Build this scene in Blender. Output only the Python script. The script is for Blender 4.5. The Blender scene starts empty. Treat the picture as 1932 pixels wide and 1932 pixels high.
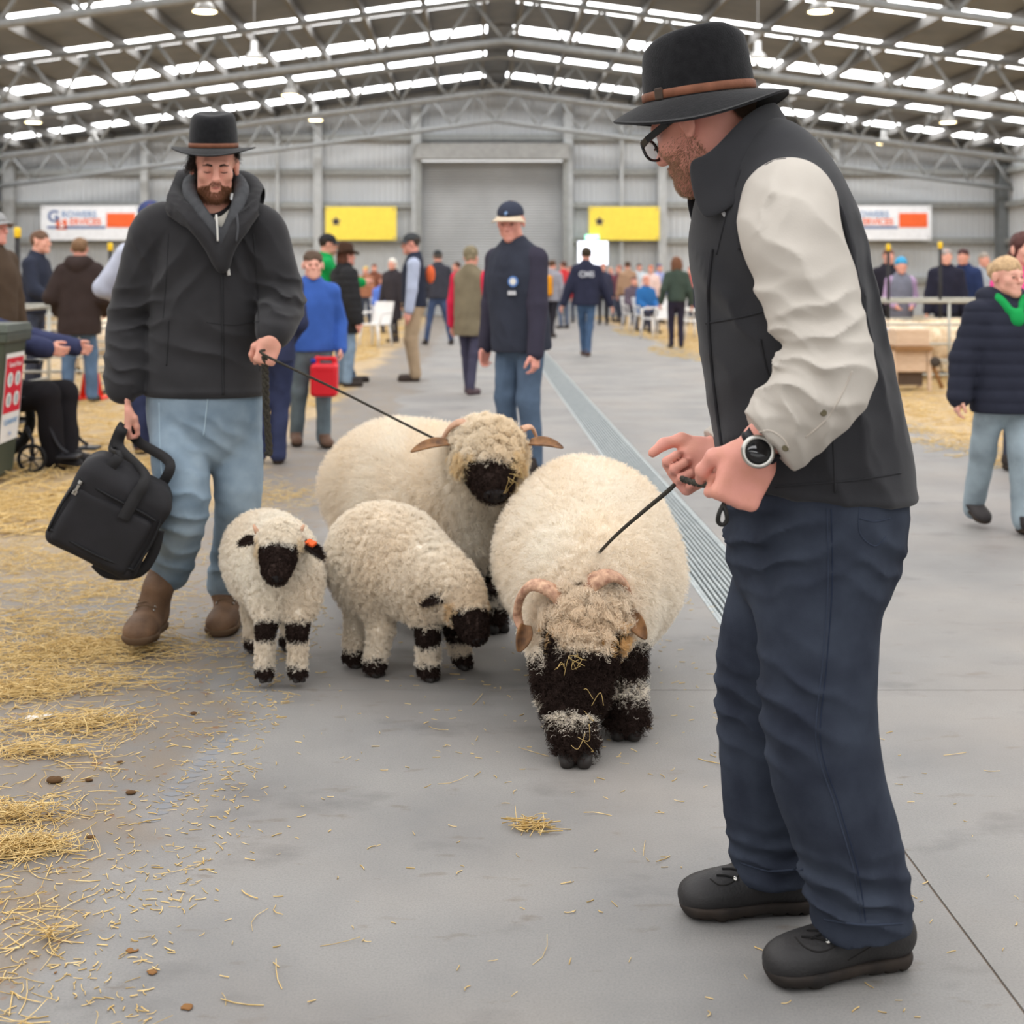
import bpy, bmesh, math, random
import numpy as np
from mathutils import Vector, Matrix

# ------------------------------------------------------------------ camera, light, exposure
FPX, HC, PX, PY = 2600.0, 1.31, 900.0, 525.0      # focal length in pixels, eye height, vanishing point
scn = bpy.context.scene
cam_d = bpy.data.cameras.new('camera'); cam = bpy.data.objects.new('camera', cam_d)
scn.collection.objects.link(cam); scn.camera = cam
cam.location = (0, 0, HC); cam.rotation_euler = (math.pi/2, 0, 0)
cam_d.sensor_width = 36; cam_d.lens = 36*FPX/1932
cam_d.shift_x = (966-PX)/1932; cam_d.shift_y = -(966-PY)/1932
cam_d.clip_start = .1; cam_d.clip_end = 300
cam_d.dof.use_dof = True; cam_d.dof.focus_distance = 3.2; cam_d.dof.aperture_fstop = 4.3
vs = scn.view_settings
vs.view_transform = 'Standard'; vs.look = 'None'; vs.gamma = 1; vs.use_curve_mapping = False
vs.exposure = 0.38
wd = bpy.data.worlds.new('overcast'); scn.world = wd; wd.use_nodes = True
wd.node_tree.nodes['Background'].inputs[0].default_value = (.99, .985, .97, 1)
wd.node_tree.nodes['Background'].inputs[1].default_value = 1.05
SKYLIGHT, LAMP = 6.2, 14.0
cy = scn.cycles; cy.max_bounces = 5; cy.diffuse_bounces = 3; cy.glossy_bounces = 2; cy.transmission_bounces = 3; cy.transparent_max_bounces = 6

RNG = np.random.default_rng(7); random.seed(7)
V = lambda *a: np.array(a, float)
def W(px, py, Y):                                   # point at depth Y seen at a place of the picture
    return V((px-PX)*Y/FPX, Y, HC-(py-PY)*Y/FPX)
def G(px, py):                                      # point of the floor
    return W(px, py, FPX*HC/(py-PY))
def nrm(v): v = np.asarray(v, float); return v/np.linalg.norm(v)
def frame(f, up=(0, 0, 1)):                         # forward, left, up
    f = nrm(f); l = nrm(np.cross(up, f)); return f, l, np.cross(f, l)
def lerp(a, b, t): return a+(b-a)*t
COL = scn.collection

# ------------------------------------------------------------------ objects
def link(name, data, parent=None, m=None):
    o = bpy.data.objects.new(name, data); COL.objects.link(o)
    if parent is not None: o.parent = parent
    if m is not None and data is not None and hasattr(data, 'materials') and not len(data.materials): data.materials.append(m)
    return o
def tag(o, label=None, cat=None, group=None, kind=None):
    for k, v in (('label', label), ('category', cat), ('group', group), ('kind', kind)):
        if v: o[k] = v
    return o
def thing(name, loc, label, cat, group=None):
    o = link(name, None); o.location = loc; o.empty_display_size = .1
    return tag(o, label, cat, group)
def wloc(o):
    p = np.zeros(3)
    while o is not None: p += np.array(o.location); o = o.parent
    return p
def mk(name, v, f, m, parent=None, smooth=True, world=True):
    """mesh object from arrays; v in world coordinates"""
    v = np.asarray(v, np.float32).reshape(-1, 3)
    if parent is not None and world: v = v-wloc(parent).astype(np.float32)
    me = bpy.data.meshes.new(name)
    if isinstance(f, np.ndarray):
        n, k = f.shape
        me.vertices.add(len(v)); me.vertices.foreach_set('co', v.ravel())
        me.loops.add(n*k); me.loops.foreach_set('vertex_index', f.astype(np.int32).ravel())
        me.polygons.add(n); me.polygons.foreach_set('loop_start', np.arange(0, n*k, k, dtype=np.int32))
        try: me.polygons.foreach_set('loop_total', np.full(n, k, np.int32))
        except Exception: pass
        me.update(calc_edges=True); me.validate()
    else:
        me.from_pydata([tuple(x) for x in v], [], f); me.update()
    if smooth: me.polygons.foreach_set('use_smooth', np.ones(len(me.polygons), bool))
    me.materials.append(m)
    return link(name, me, parent)
class MB:                                           # collects hard-surface shapes into one mesh
    def __init__(s): s.v = []; s.f = []; s.n = 0
    def add(s, v, f):
        s.v += [tuple(map(float, x)) for x in v]; s.f += [tuple(i+s.n for i in q) for q in f]; s.n = len(s.v); return s
    def box(s, c, h, R=None):
        h = np.array(h, float); v = np.array([(x, y, z) for x in (-1, 1) for y in (-1, 1) for z in (-1, 1)])*h
        if R is not None: v = v@np.array(R).T
        return s.add(v+np.array(c), [(0, 1, 3, 2), (4, 6, 7, 5), (0, 4, 5, 1), (2, 3, 7, 6), (0, 2, 6, 4), (1, 5, 7, 3)])
    def bx(s, x0, x1, y0, y1, z0, z1): return s.box(((x0+x1)/2, (y0+y1)/2, (z0+z1)/2), ((x1-x0)/2, (y1-y0)/2, (z1-z0)/2))
    def tube(s, pts, r, n=8, caps=True):
        pts = [np.array(p, float) for p in pts]; r = [r]*len(pts) if np.isscalar(r) else r
        v = []; u = None
        for i, p in enumerate(pts):
            t = nrm(pts[min(i+1, len(pts)-1)]-pts[max(i-1, 0)])
            if u is None: u = nrm(np.cross(t, (0, 0, 1) if abs(t[2]) < .9 else (1, 0, 0)))
            u = nrm(u-t*np.dot(u, t)); w = np.cross(t, u)
            v += [p+r[i]*(math.cos(a)*u+math.sin(a)*w) for a in np.arange(n)*2*math.pi/n]
        f = [(i*n+j, i*n+(j+1) % n, (i+1)*n+(j+1) % n, (i+1)*n+j) for i in range(len(pts)-1) for j in range(n)]
        if caps: f += [tuple(range(n-1, -1, -1)), tuple(range((len(pts)-1)*n, len(pts)*n))]
        return s.add(v, f)
    def lathe(s, prof, c=(0, 0, 0), n=24, R=None, sx=1, sy=1, caps=True):
        v = [(r*math.cos(a)*sx, r*math.sin(a)*sy, z) for r, z in prof for a in np.arange(n)*2*math.pi/n]
        v = np.array(v)
        if R is not None: v = v@np.array(R).T
        f = [(i*n+j, i*n+(j+1) % n, (i+1)*n+(j+1) % n, (i+1)*n+j) for i in range(len(prof)-1) for j in range(n)]
        if caps: f += [tuple(range(n-1, -1, -1)), tuple(range((len(prof)-1)*n, len(prof)*n))]
        return s.add(v+np.array(c), f)
    def build(s, name, m, parent=None, smooth=False, bevel=0, world=True):
        o = mk(name, s.v, s.f, m, parent, smooth, world)
        if bevel:
            b = o.modifiers.new('edge', 'BEVEL'); b.width = bevel; b.segments = 2; b.limit_method = 'ANGLE'
        return o
def crv(pts, n=6):                                  # smooth curve through points
    pts = [np.array(p, float) for p in pts]; out = []
    for i in range(len(pts)-1):
        p0, p1, p2, p3 = pts[max(i-1, 0)], pts[i], pts[i+1], pts[min(i+2, len(pts)-1)]
        for k in range(n):
            t = k/n
            out.append(.5*((2*p1)+(-p0+p2)*t+(2*p0-5*p1+4*p2-p3)*t*t+(-p0+3*p1-3*p2+p3)*t**3))
    out.append(pts[-1]); return out
def copy_tree(o, parent=None):
    c = o.copy(); COL.objects.link(c); c.parent = parent
    for ch in list(o.children): copy_tree(ch, c)
    return c
def rotm(ax, deg): return np.array(Matrix.Rotation(math.radians(deg), 3, Vector(ax)))

# ------------------------------------------------------------------ materials
def srgb(r, g, b):
    f = lambda c: ((c/255+.055)/1.055)**2.4 if c > 10 else c/255/12.92
    return (f(r), f(g), f(b))
def mat(name, col, rough=.85, var=.12, vscale=6, bump=0, bscale=120, metal=0, spec=.25, emit=0, attr=None, col2=None, sheen=0, detail=4, bdist=.002, stretch=None, trans=0):
    m = bpy.data.materials.new(name); m.use_nodes = True
    N, L = m.node_tree.nodes, m.node_tree.links; b = N['Principled BSDF']
    b.inputs['Roughness'].default_value = rough; b.inputs['Metallic'].default_value = metal
    b.inputs['Specular IOR Level'].default_value = spec
    if sheen: b.inputs['Sheen Weight'].default_value = sheen; b.inputs['Sheen Roughness'].default_value = .5
    tc = N.new('ShaderNodeTexCoord'); src = tc.outputs['Object']
    if stretch:
        mp = N.new('ShaderNodeMapping'); mp.inputs['Scale'].default_value = stretch; L.new(src, mp.inputs[0]); src = mp.outputs[0]
    nz = N.new('ShaderNodeTexNoise'); nz.inputs['Scale'].default_value = vscale; nz.inputs['Detail'].default_value = detail
    L.new(src, nz.inputs['Vector'])
    rp = N.new('ShaderNodeMapRange'); rp.inputs[1].default_value = .3; rp.inputs[2].default_value = .7
    L.new(nz.outputs[0], rp.inputs[0])
    mx = N.new('ShaderNodeMix'); mx.data_type = 'RGBA'; L.new(rp.outputs[0], mx.inputs[0])
    if attr:
        at = N.new('ShaderNodeAttribute'); at.attribute_name = attr
        for s, q in ((6, 1-var), (7, 1+var)):
            mu = N.new('ShaderNodeMix'); mu.data_type = 'RGBA'; mu.blend_type = 'MULTIPLY'; mu.inputs[0].default_value = 1
            L.new(at.outputs['Color'], mu.inputs[6]); mu.inputs[7].default_value = (q, q, q, 1); L.new(mu.outputs[2], mx.inputs[s])
    else:
        c2 = col2 or tuple(c*(1+var) for c in col); c1 = col if col2 else tuple(c*(1-var) for c in col)
        mx.inputs[6].default_value = (*c1, 1); mx.inputs[7].default_value = (*c2, 1)
    L.new(mx.outputs[2], b.inputs['Base Color'])
    if bump:
        bz = N.new('ShaderNodeTexNoise'); bz.inputs['Scale'].default_value = bscale; bz.inputs['Detail'].default_value = 3
        L.new(src, bz.inputs['Vector'])
        bp = N.new('ShaderNodeBump'); bp.inputs['Strength'].default_value = bump; bp.inputs['Distance'].default_value = bdist
        L.new(bz.outputs[0], bp.inputs['Height']); L.new(bp.outputs[0], b.inputs['Normal'])
    if emit:
        b.inputs['Emission Color'].default_value = (*col, 1); b.inputs['Emission Strength'].default_value = emit
    if trans:
        b.inputs['Transmission Weight'].default_value = trans
    return m
def c255(r, g, b, **k): return dict(col=srgb(r, g, b), **k)
_cache = {}
def cloth(rgb, **k):
    key = ('cloth', rgb, tuple(sorted(k.items())))
    if key not in _cache:
        a = dict(rough=.92, var=.1, vscale=9, bump=.35, bscale=420, spec=.15); a.update(k)
        _cache[key] = mat('cloth_%d_%d_%d' % rgb, srgb(*rgb), **a)
    return _cache[key]
def denim(rgb, fade=1.35):
    key = ('denim', rgb)
    if key not in _cache:
        c = srgb(*rgb); y_ = .3*c[0]+.5*c[1]+.2*c[2]; c = tuple(.72*x+.28*y_ for x in c)
        _cache[key] = mat('denim_%d_%d_%d' % rgb, tuple(x*.82 for x in c), col2=tuple(min(1, x*fade) for x in c), rough=.95, vscale=7, detail=8, bump=.4, bscale=500, spec=.1, bdist=.001)
    return _cache[key]
def plain(rgb, **k):
    key = ('plain', rgb, tuple(sorted(k.items())))
    if key not in _cache:
        a = dict(rough=.6, var=.06); a.update(k); _cache[key] = mat('paint_%d_%d_%d' % rgb, srgb(*rgb), **a)
    return _cache[key]
SKIN = mat('skin', srgb(216, 160, 138), col2=srgb(226, 158, 140), rough=.5, vscale=22, bump=.25, bscale=260, spec=.35, bdist=.001)
SKIN_R = mat('skin_ruddy', srgb(216, 150, 130), col2=srgb(228, 158, 144), rough=.5, vscale=25, bump=.3, bscale=300, spec=.35, bdist=.001)
SKIN_P = mat('skin_pale', srgb(226, 172, 150), col2=srgb(224, 160, 142), rough=.5, vscale=22, spec=.35)

# ------------------------------------------------------------------ smooth solids (signed distance grid -> quads)
class SDF:
    def __init__(s, lo, hi, h):
        s.lo = np.array(lo, float)-2*h; s.h = h
        s.n = np.ceil((np.array(hi, float)+2*h-s.lo)/h).astype(int)+1
        s.D = np.full(s.n, 9., np.float32)
        s.ax = [(s.lo[i]+np.arange(s.n[i])*h).astype(np.float32) for i in range(3)]
    def blk(s, lo, hi):
        a = np.clip(np.floor((np.array(lo)-s.lo)/s.h).astype(int), 0, s.n); b = np.clip(np.ceil((np.array(hi)-s.lo)/s.h).astype(int)+1, 0, s.n)
        if (b-a < 1).any(): return None, None
        sl = tuple(slice(x, y) for x, y in zip(a, b))
        return sl, (s.ax[0][sl[0]][:, None, None], s.ax[1][sl[1]][None, :, None], s.ax[2][sl[2]][None, None, :])
    def put(s, sl, d, k, op):
        D = s.D[sl]
        if op == 'sub': D = -D
        if k > 0:
            hh = np.maximum(k-np.abs(D-d), 0)/k
            r = np.minimum(D, d)-hh*hh*k*.25
        else: r = np.minimum(D, d)
        s.D[sl] = -r if op == 'sub' else r
    def ell(s, c, r, R=None, k=.02, op='add'):
        c = np.array(c, float); r = np.array(r, float)*np.ones(3); m = r.max()+k+3*s.h
        sl, P = s.blk(c-m, c+m)
        if sl is None: return s
        q = [P[i]-c[i] for i in range(3)]
        if R is not None: q = [q[0]*R[j][0]+q[1]*R[j][1]+q[2]*R[j][2] for j in range(3)]   # rows of R are local axes
        k0 = np.sqrt((q[0]/r[0])**2+(q[1]/r[1])**2+(q[2]/r[2])**2)
        k1 = np.sqrt((q[0]/r[0]**2)**2+(q[1]/r[1]**2)**2+(q[2]/r[2]**2)**2)
        s.put(sl, k0*(k0-1)/np.maximum(k1, 1e-6), k, op); return s
    def cap(s, a, b, ra, rb=None, k=.02, op='add', u=None, fa=1, fb=None):
        """tapered capsule; with u: radius along u is r, across it r*f"""
        a = np.array(a, float); b = np.array(b, float); rb = ra if rb is None else rb; fb = fa if fb is None else fb
        m = max(ra, rb)*max(1, fa, fb)+k+3*s.h
        sl, P = s.blk(np.minimum(a, b)-m, np.maximum(a, b)+m)
        if sl is None: return s
        d = b-a; L2 = max(d@d, 1e-9)
        q = [P[i]-a[i] for i in range(3)]
        t = np.clip((q[0]*d[0]+q[1]*d[1]+q[2]*d[2])/L2, 0, 1)
        q = [q[i]-t*d[i] for i in range(3)]
        r = ra+(rb-ra)*t
        if u is None: dist = np.sqrt(q[0]**2+q[1]**2+q[2]**2)-r
        else:
            ax = d/math.sqrt(L2); u = np.array(u, float); u = nrm(u-ax*(u@ax)); w = np.cross(ax, u)
            f = fa+(fb-fa)*t
            qu = q[0]*u[0]+q[1]*u[1]+q[2]*u[2]; qw = q[0]*w[0]+q[1]*w[1]+q[2]*w[2]; ql = q[0]*ax[0]+q[1]*ax[1]+q[2]*ax[2]
            r2 = r*f; rl = np.minimum(r, r2)
            k0 = np.sqrt((qu/r)**2+(qw/r2)**2+(ql/rl)**2); k1 = np.sqrt((qu/r**2)**2+(qw/r2**2)**2+(ql/rl**2)**2)
            dist = k0*(k0-1)/np.maximum(k1, 1e-6)
        s.put(sl, dist, k, op); return s
    def tube(s, secs, u=None, k=.02, sub=3, op='add'):
        """secs: (point, r, f) along a smooth curve"""
        A = [np.array([*p, r, f]) for p, r, f in secs]; C = crv(A, sub)
        for x, y in zip(C[:-1], C[1:]): s.cap(x[:3], y[:3], x[3], y[3], k, op, u, x[4], y[4])
        return s
    def box(s, c, hf, R=None, rd=.01, k=.02, op='add'):
        c = np.array(c, float); hf = np.array(hf, float); m = np.linalg.norm(hf)+k+3*s.h
        sl, P = s.blk(c-m, c+m)
        if sl is None: return s
        q = [P[i]-c[i] for i in range(3)]
        if R is not None: q = [q[0]*R[j][0]+q[1]*R[j][1]+q[2]*R[j][2] for j in range(3)]
        q = [np.abs(q[i])-(hf[i]-rd) for i in range(3)]
        d = np.sqrt(np.maximum(q[0], 0)**2+np.maximum(q[1], 0)**2+np.maximum(q[2], 0)**2)+np.minimum(np.maximum(np.maximum(q[0], q[1]), q[2]), 0)-rd
        s.put(sl, d, k, op); return s
    def cut(s, p, n, k=0):                            # remove what lies beyond the plane
        p = np.array(p, float); n = nrm(n)
        d = (s.ax[0]-p[0])[:, None, None]*n[0]+(s.ax[1]-p[1])[None, :, None]*n[1]+(s.ax[2]-p[2])[None, None, :]*n[2]
        if k: 
            hh = np.maximum(k-np.abs(s.D-d), 0)/k; s.D = (np.maximum(s.D, d)+hh*hh*k*.25).astype(np.float32)
        else: s.D = np.maximum(s.D, d).astype(np.float32)
        return s
    def disp(s, fn, band=.06):
        I = np.nonzero(np.abs(s.D) < band)
        p = np.stack([s.ax[i][I[i]] for i in range(3)], 1)
        s.D[I] += fn(p).astype(np.float32); return s
    def surf(s, smooth=1):
        D = s.D; S = D < 0
        n = np.zeros(np.array(D.shape)-1, np.int8); cs = [(i, j, k) for i in (0, 1) for j in (0, 1) for k in (0, 1)]
        g = lambda A, c: A[c[0]:A.shape[0]-1+c[0], c[1]:A.shape[1]-1+c[1], c[2]:A.shape[2]-1+c[2]]
        for c in cs: n += g(S, c)
        act = (n > 0) & (n < 8); cells = np.argwhere(act)
        idx = np.full(n.shape, -1, np.int32); idx[act] = np.arange(len(cells))
        acc = np.zeros((len(cells), 3), np.float32); cnt = np.zeros(len(cells), np.float32)
        val = {c: D[cells[:, 0]+c[0], cells[:, 1]+c[1], cells[:, 2]+c[2]] for c in cs}
        for c in cs:
            for a in range(3):
                if c[a]: continue
                e = list(c); e[a] = 1; e = tuple(e)
                d0, d1 = val[c], val[e]; mm = (d0 < 0) != (d1 < 0)
                t = np.where(mm, d0/np.where(mm, d0-d1, 1), 0)
                p = np.array(c, np.float32)[None, :].repeat(len(cells), 0); p[:, a] = t
                acc[mm] += p[mm]; cnt[mm] += 1
        v = (cells+acc/cnt[:, None])*s.h+s.lo
        F = []
        for a in range(3):
            b, c = (a+1) % 3, (a+2) % 3
            s0 = [slice(None)]*3; s1 = [slice(None)]*3; s0[a] = slice(0, -1); s1[a] = slice(1, None)
            x = S[tuple(s0)] != S[tuple(s1)]
            E = np.argwhere(x); E = E[(E[:, b] > 0) & (E[:, c] > 0) & (E[:, b] < D.shape[b]-1) & (E[:, c] < D.shape[c]-1)]
            def at(db, dc):
                q = E.copy(); q[:, b] += db; q[:, c] += dc; return idx[q[:, 0], q[:, 1], q[:, 2]]
            q = np.stack([at(-1, -1), at(0, -1), at(0, 0), at(-1, 0)], 1)
            fl = ~S[E[:, 0], E[:, 1], E[:, 2]]
            q[fl] = q[fl][:, ::-1]; F.append(q)
        F = np.concatenate(F)
        for _ in range(smooth):
            sm = np.zeros_like(v); ct = np.zeros(len(v))
            for i in range(4):
                for j in (1, 3):
                    np.add.at(sm, F[:, i], v[F[:, (i+j) % 4]]); np.add.at(ct, F[:, i], 1)
            v = v*.5+.5*sm/np.maximum(ct, 1)[:, None]
        return v, F
    def build(s, name, m, parent=None, smooth=1):
        v, f = s.surf(smooth); return mk(name, v, f, m, parent)
_nz = np.random.default_rng(3)
_nd = _nz.normal(size=(24, 3)); _nd /= np.linalg.norm(_nd, axis=1)[:, None]; _np = _nz.uniform(0, 6.28, 24)
def noise(p, f, o=0):                                # cheap smooth noise about -1..1
    r = 0
    for i in range(5):
        j = (i+o) % 24; k = (i*3+o+7) % 24
        r = r+np.sin(p@_nd[j]*f*(1+.23*i)+_np[j]+1.7*np.sin(p@_nd[k]*f*.6+_np[k]))
    return r/3.2
def ridge(p, f, o=0): return 1-np.abs(noise(p, f, o))*1.6
def fold(c, r, d, wl, amp, warp=1.2):                # local creases across direction d around c
    c = np.array(c, float); d = nrm(d)
    def fn(p):
        q = p-c; w = np.exp(-((q/r)**2).sum(1))
        return -amp*w*(1-2.2*np.abs(np.sin((p@d)*3.1416/wl+.5*warp*noise(p, 2.2/wl, 5)))**.8)
    return fn

# ------------------------------------------------------------------ strands (hair, wool)
def strands(name, P, Dn, m, parent, length, rad, npt=5, curl=.0, turns=1.5, droop=.0, jit=.25, col=None, seed=1, comb=None, tip=.35, clid=None):
    rg = np.random.default_rng(seed); n = len(P)
    length = np.broadcast_to(length, n); curl = np.broadcast_to(curl, n); droop = np.broadcast_to(droop, n)
    if clid is None: d = Dn+rg.normal(size=(n, 3))*jit
    else: d = Dn+np.random.default_rng(seed+9).normal(size=(65536, 3))[clid]*jit+rg.normal(size=(n, 3))*.10
    if comb is not None: d = d+comb
    d /= np.linalg.norm(d, axis=1)[:, None]
    rv = rg.normal(size=(n, 3)) if clid is None else np.random.default_rng(seed+10).normal(size=(65536, 3))[clid]
    a = np.cross(d, rv); a /= np.linalg.norm(a, axis=1)[:, None]; b = np.cross(d, a)
    t = np.linspace(0, 1, npt)[None, :, None]; ph = rg.uniform(0, 6.28, (n, 1, 1)); tw = (turns*rg.uniform(.7, 1.3, (n, 1, 1)))*6.283
    if clid is not None:
        r2 = np.random.default_rng(seed+11); ph = r2.uniform(0, 6.28, 65536)[clid][:, None, None]+rg.normal(0, .25, (n, 1, 1)); tw = turns*r2.uniform(.6, 1.4, 65536)[clid][:, None, None]*6.283
    L = (length*rg.uniform(.75, 1.15, n))[:, None, None]; C = curl[:, None, None]
    X = P[:, None, :]+d[:, None, :]*t*L+(a[:, None, :]*(np.cos(ph+tw*t)-np.cos(ph))+b[:, None, :]*(np.sin(ph+tw*t)-np.sin(ph)))*C*np.minimum(1, t*2)
    X = X+np.array((0, 0, -1.))*(t**2)*L*droop[:, None, None]
    if parent is not None: X = X-wloc(parent)
    cv = bpy.data.hair_curves.new(name); cv.add_curves([npt]*n)
    cv.attributes['position'].data.foreach_set('vector', X.astype(np.float32).ravel())
    R = (np.broadcast_to(rad, n)[:, None]*np.linspace(1, tip, npt)[None, :]).astype(np.float32)
    ra = cv.attributes.get('radius') or cv.attributes.new('radius', 'FLOAT', 'POINT')
    ra.data.foreach_set('value', R.ravel())
    if col is not None:
        ca = cv.attributes.new('tint', 'FLOAT_COLOR', 'CURVE')
        ca.data.foreach_set('color', np.concatenate([col, np.ones((n, 1))], 1).astype(np.float32).ravel())
    cv.materials.append(m)
    return link(name, cv, parent)
def scatter(v, f, n, seed=1, wt=None):               # points and normals on a quad mesh
    rg = np.random.default_rng(seed)
    A, B, C, D = (v[f[:, i]] for i in range(4))
    N = np.cross(C-A, D-B); ar = np.linalg.norm(N, axis=1)/2; N /= np.maximum(2*ar, 1e-12)[:, None]
    # vertex normals
    vn = np.zeros_like(v)
    for i in range(4): np.add.at(vn, f[:, i], N)
    vn /= np.maximum(np.linalg.norm(vn, axis=1), 1e-9)[:, None]
    w = ar if wt is None else ar*wt((A+C)/2)
    i = rg.choice(len(f), n, p=w/w.sum()); s, t = rg.uniform(size=(2, n, 1))
    q = lambda Z: (Z[f[i, 0]]*(1-s)+Z[f[i, 1]]*s)*(1-t)+(Z[f[i, 3]]*(1-s)+Z[f[i, 2]]*s)*t
    nn = q(vn); return q(v), nn/np.linalg.norm(nn, axis=1)[:, None]
def paint(o, col):                                   # natural colouring of a surface, per vertex
    a = o.data.attributes.new('tint', 'FLOAT_COLOR', 'POINT')
    a.data.foreach_set('color', np.concatenate([col, np.ones((len(col), 1))], 1).astype(np.float32).ravel())
# ------------------------------------------------------------------ the hall
YW, XL, XR, XRIDGE, YB = 48.0, -16.6, 18.3, .62, -9.0
ZR, SL = 8.1, .132                                    # roof ridge height and slope
roofz = lambda x: ZR-SL*abs(x-XRIDGE)
def floor_mat():
    m = bpy.data.materials.new('concrete'); m.use_nodes = True; N, L = m.node_tree.nodes, m.node_tree.links; b = N['Principled BSDF']
    b.inputs['Roughness'].default_value = .62; b.inputs['Specular IOR Level'].default_value = .3
    tc = N.new('ShaderNodeTexCoord'); sp = N.new('ShaderNodeSeparateXYZ'); L.new(tc.outputs['Object'], sp.inputs[0])
    def nz(sc, det=4, stretch=None, rough=.55):
        n = N.new('ShaderNodeTexNoise'); n.inputs['Scale'].default_value = sc; n.inputs['Detail'].default_value = det; n.inputs['Roughness'].default_value = rough
        s = tc.outputs['Object']
        if stretch:
            mp = N.new('ShaderNodeMapping'); mp.inputs['Scale'].default_value = stretch; L.new(s, mp.inputs[0]); s = mp.outputs[0]
        L.new(s, n.inputs['Vector']); return n.outputs[0]
    def mr(x, a, b_, c=0, d=1):
        n = N.new('ShaderNodeMapRange'); L.new(x, n.inputs[0])
        for i, v in enumerate((a, b_, c, d)): n.inputs[i+1].default_value = v
        return n.outputs[0]
    def mul(x, y, op='MULTIPLY'):
        n = N.new('ShaderNodeMath'); n.operation = op
        for i, v in enumerate((x, y)):
            if isinstance(v, (int, float)): n.inputs[i].default_value = v
            else: L.new(v, n.inputs[i])
        n.use_clamp = op == 'MULTIPLY'; return n.outputs[0]
    def mix(f, a, c):
        n = N.new('ShaderNodeMix'); n.data_type = 'RGBA'
        if isinstance(f, (int, float)): n.inputs[0].default_value = f
        else: L.new(f, n.inputs[0])
        for i, v in ((6, a), (7, c)):
            if isinstance(v, tuple): n.inputs[i].default_value = (*v, 1)
            else: L.new(v, n.inputs[i])
        return n.outputs[2]
    base = mix(mr(nz(1.3, 5), .35, .65), srgb(124, 122, 120), srgb(146, 143, 139))
    base = mix(mul(mr(nz(190, 3, None, .8), .42, .72), .6), base, srgb(108, 108, 110))
    # damp marks and scuffs lying across the lane
    st = mr(nz(2.6, 5, (1, 1.5, 1)), .58, .70); base = mix(mul(st, .5), base, srgb(92, 90, 90))
    st2 = mr(nz(7, 5, (1, 2.2, 1)), .62, .74); base = mix(mul(st2, .55), base, srgb(100, 86, 74))
    warm = mr(nz(.8, 3), .45, .7); base = mix(mul(warm, .35), base, srgb(152, 141, 130))
    # dirt trodden along the pens
    wob = mul(nz(1.1, 4), .9); x = mul(sp.outputs[0], wob, 'ADD')
    left = mr(x, -.32, -.42); base = mix(mul(left, .62), base, mix(mr(nz(5, 6), .35, .65), srgb(124, 106, 84), srgb(112, 108, 104)))
    sp2 = mr(nz(24, 2), .64, .7); base = mix(mul(mul(sp2, left), .75), base, srgb(126, 84, 40))
    far = mr(sp.outputs[1], 5.5, 8)
    gl = mul(mul(mr(x, -.95, -1.15), far), .85)
    gr = mul(mr(x, 4.1, 4.5), mr(sp.outputs[1], 6, 8))
    strawc = mix(mr(nz(6, 6, (1, .6, 1)), .3, .7), srgb(164, 138, 98), srgb(186, 160, 120))
    base = mix(gl, base, strawc); base = mix(gr, base, strawc)
    L.new(base, b.inputs['Base Color'])
    bp = N.new('ShaderNodeBump'); bp.inputs['Strength'].default_value = .25; bp.inputs['Distance'].default_value = .004
    L.new(nz(220, 3), bp.inputs['Height']); L.new(bp.outputs[0], b.inputs['Normal'])
    return m
FLOOR = floor_mat()
def slab(m, name, x0, x1, y0, y1, parent=None, g=.005):
    return MB().bx(x0+g/2, x1-g/2, y0+g/2, y1-g/2, -.12, 0).build(name, m, parent, bevel=.001)
JX, JY = .977, 4.385; DX0, DX1 = .92, 1.215
fl = MB().bx(-30, DX0, YB-4, YW+1, -.2, -.003).bx(DX1, 30, YB-4, YW+1, -.2, -.003).bx(DX0, DX1, YB-4, JY, -.2, -.003).bx(DX0, DX1, JY, YW+1, -.2, -.09).build('floor', plain((112, 100, 88), rough=.95)); tag(fl, kind='structure')
JX, JY = .977, 4.385; DX0, DX1 = .92, 1.215           # slab joints; drain channel beyond the cross joint
for i, (x0, x1) in enumerate(((-30, -16.8), (-16.8, -8), (-8, JX), (JX, 9.8), (9.8, 18.6), (18.6, 30))):
    for y0, y1 in ((-13, -1.6), (-1.6, JY)): slab(FLOOR, 'slab', x0, x1, y0, y1, fl)
ys = [JY, 10.4, 16.4, 22.4, 28.4, 34.4, 40.4, 49]
for y0, y1 in zip(ys[:-1], ys[1:]):
    for x0, x1 in ((-30, -16.8), (-16.8, -8), (-8, DX0), (DX1, 9.8), (9.8, 18.6), (18.6, 30)): slab(FLOOR, 'slab', x0, x1, y0, y1, fl)
GALV = mat('galvanised', srgb(150, 158, 160), col2=srgb(176, 182, 182), rough=.5, metal=.55, vscale=14)
dg = thing('drain_grate', ((DX0+DX1)/2, JY, 0), 'long galvanised drain grate of narrow lengthwise bars set in the concrete lane', 'drain grate')
nb = 12
for i in range(nb):
    x = DX0+.022+(DX1-DX0-.044)*i/(nb-1)
    MB().bx(x-.0055, x+.0055, JY+.01, 45, -.05, -.002).build('grate_bar', GALV, dg)
mb = MB()
for y in np.arange(JY+.05, 45, .5): mb.bx(DX0+.01, DX1-.01, y, y+.01, -.05, -.012)
mb.build('cross_rod', GALV, dg)['kind'] = 'stuff'
for x in (DX0+.007, DX1-.007): MB().bx(x-.007, x+.007, JY+.01, 45, -.06, -.001).build('edge_rail', GALV, dg)

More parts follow.
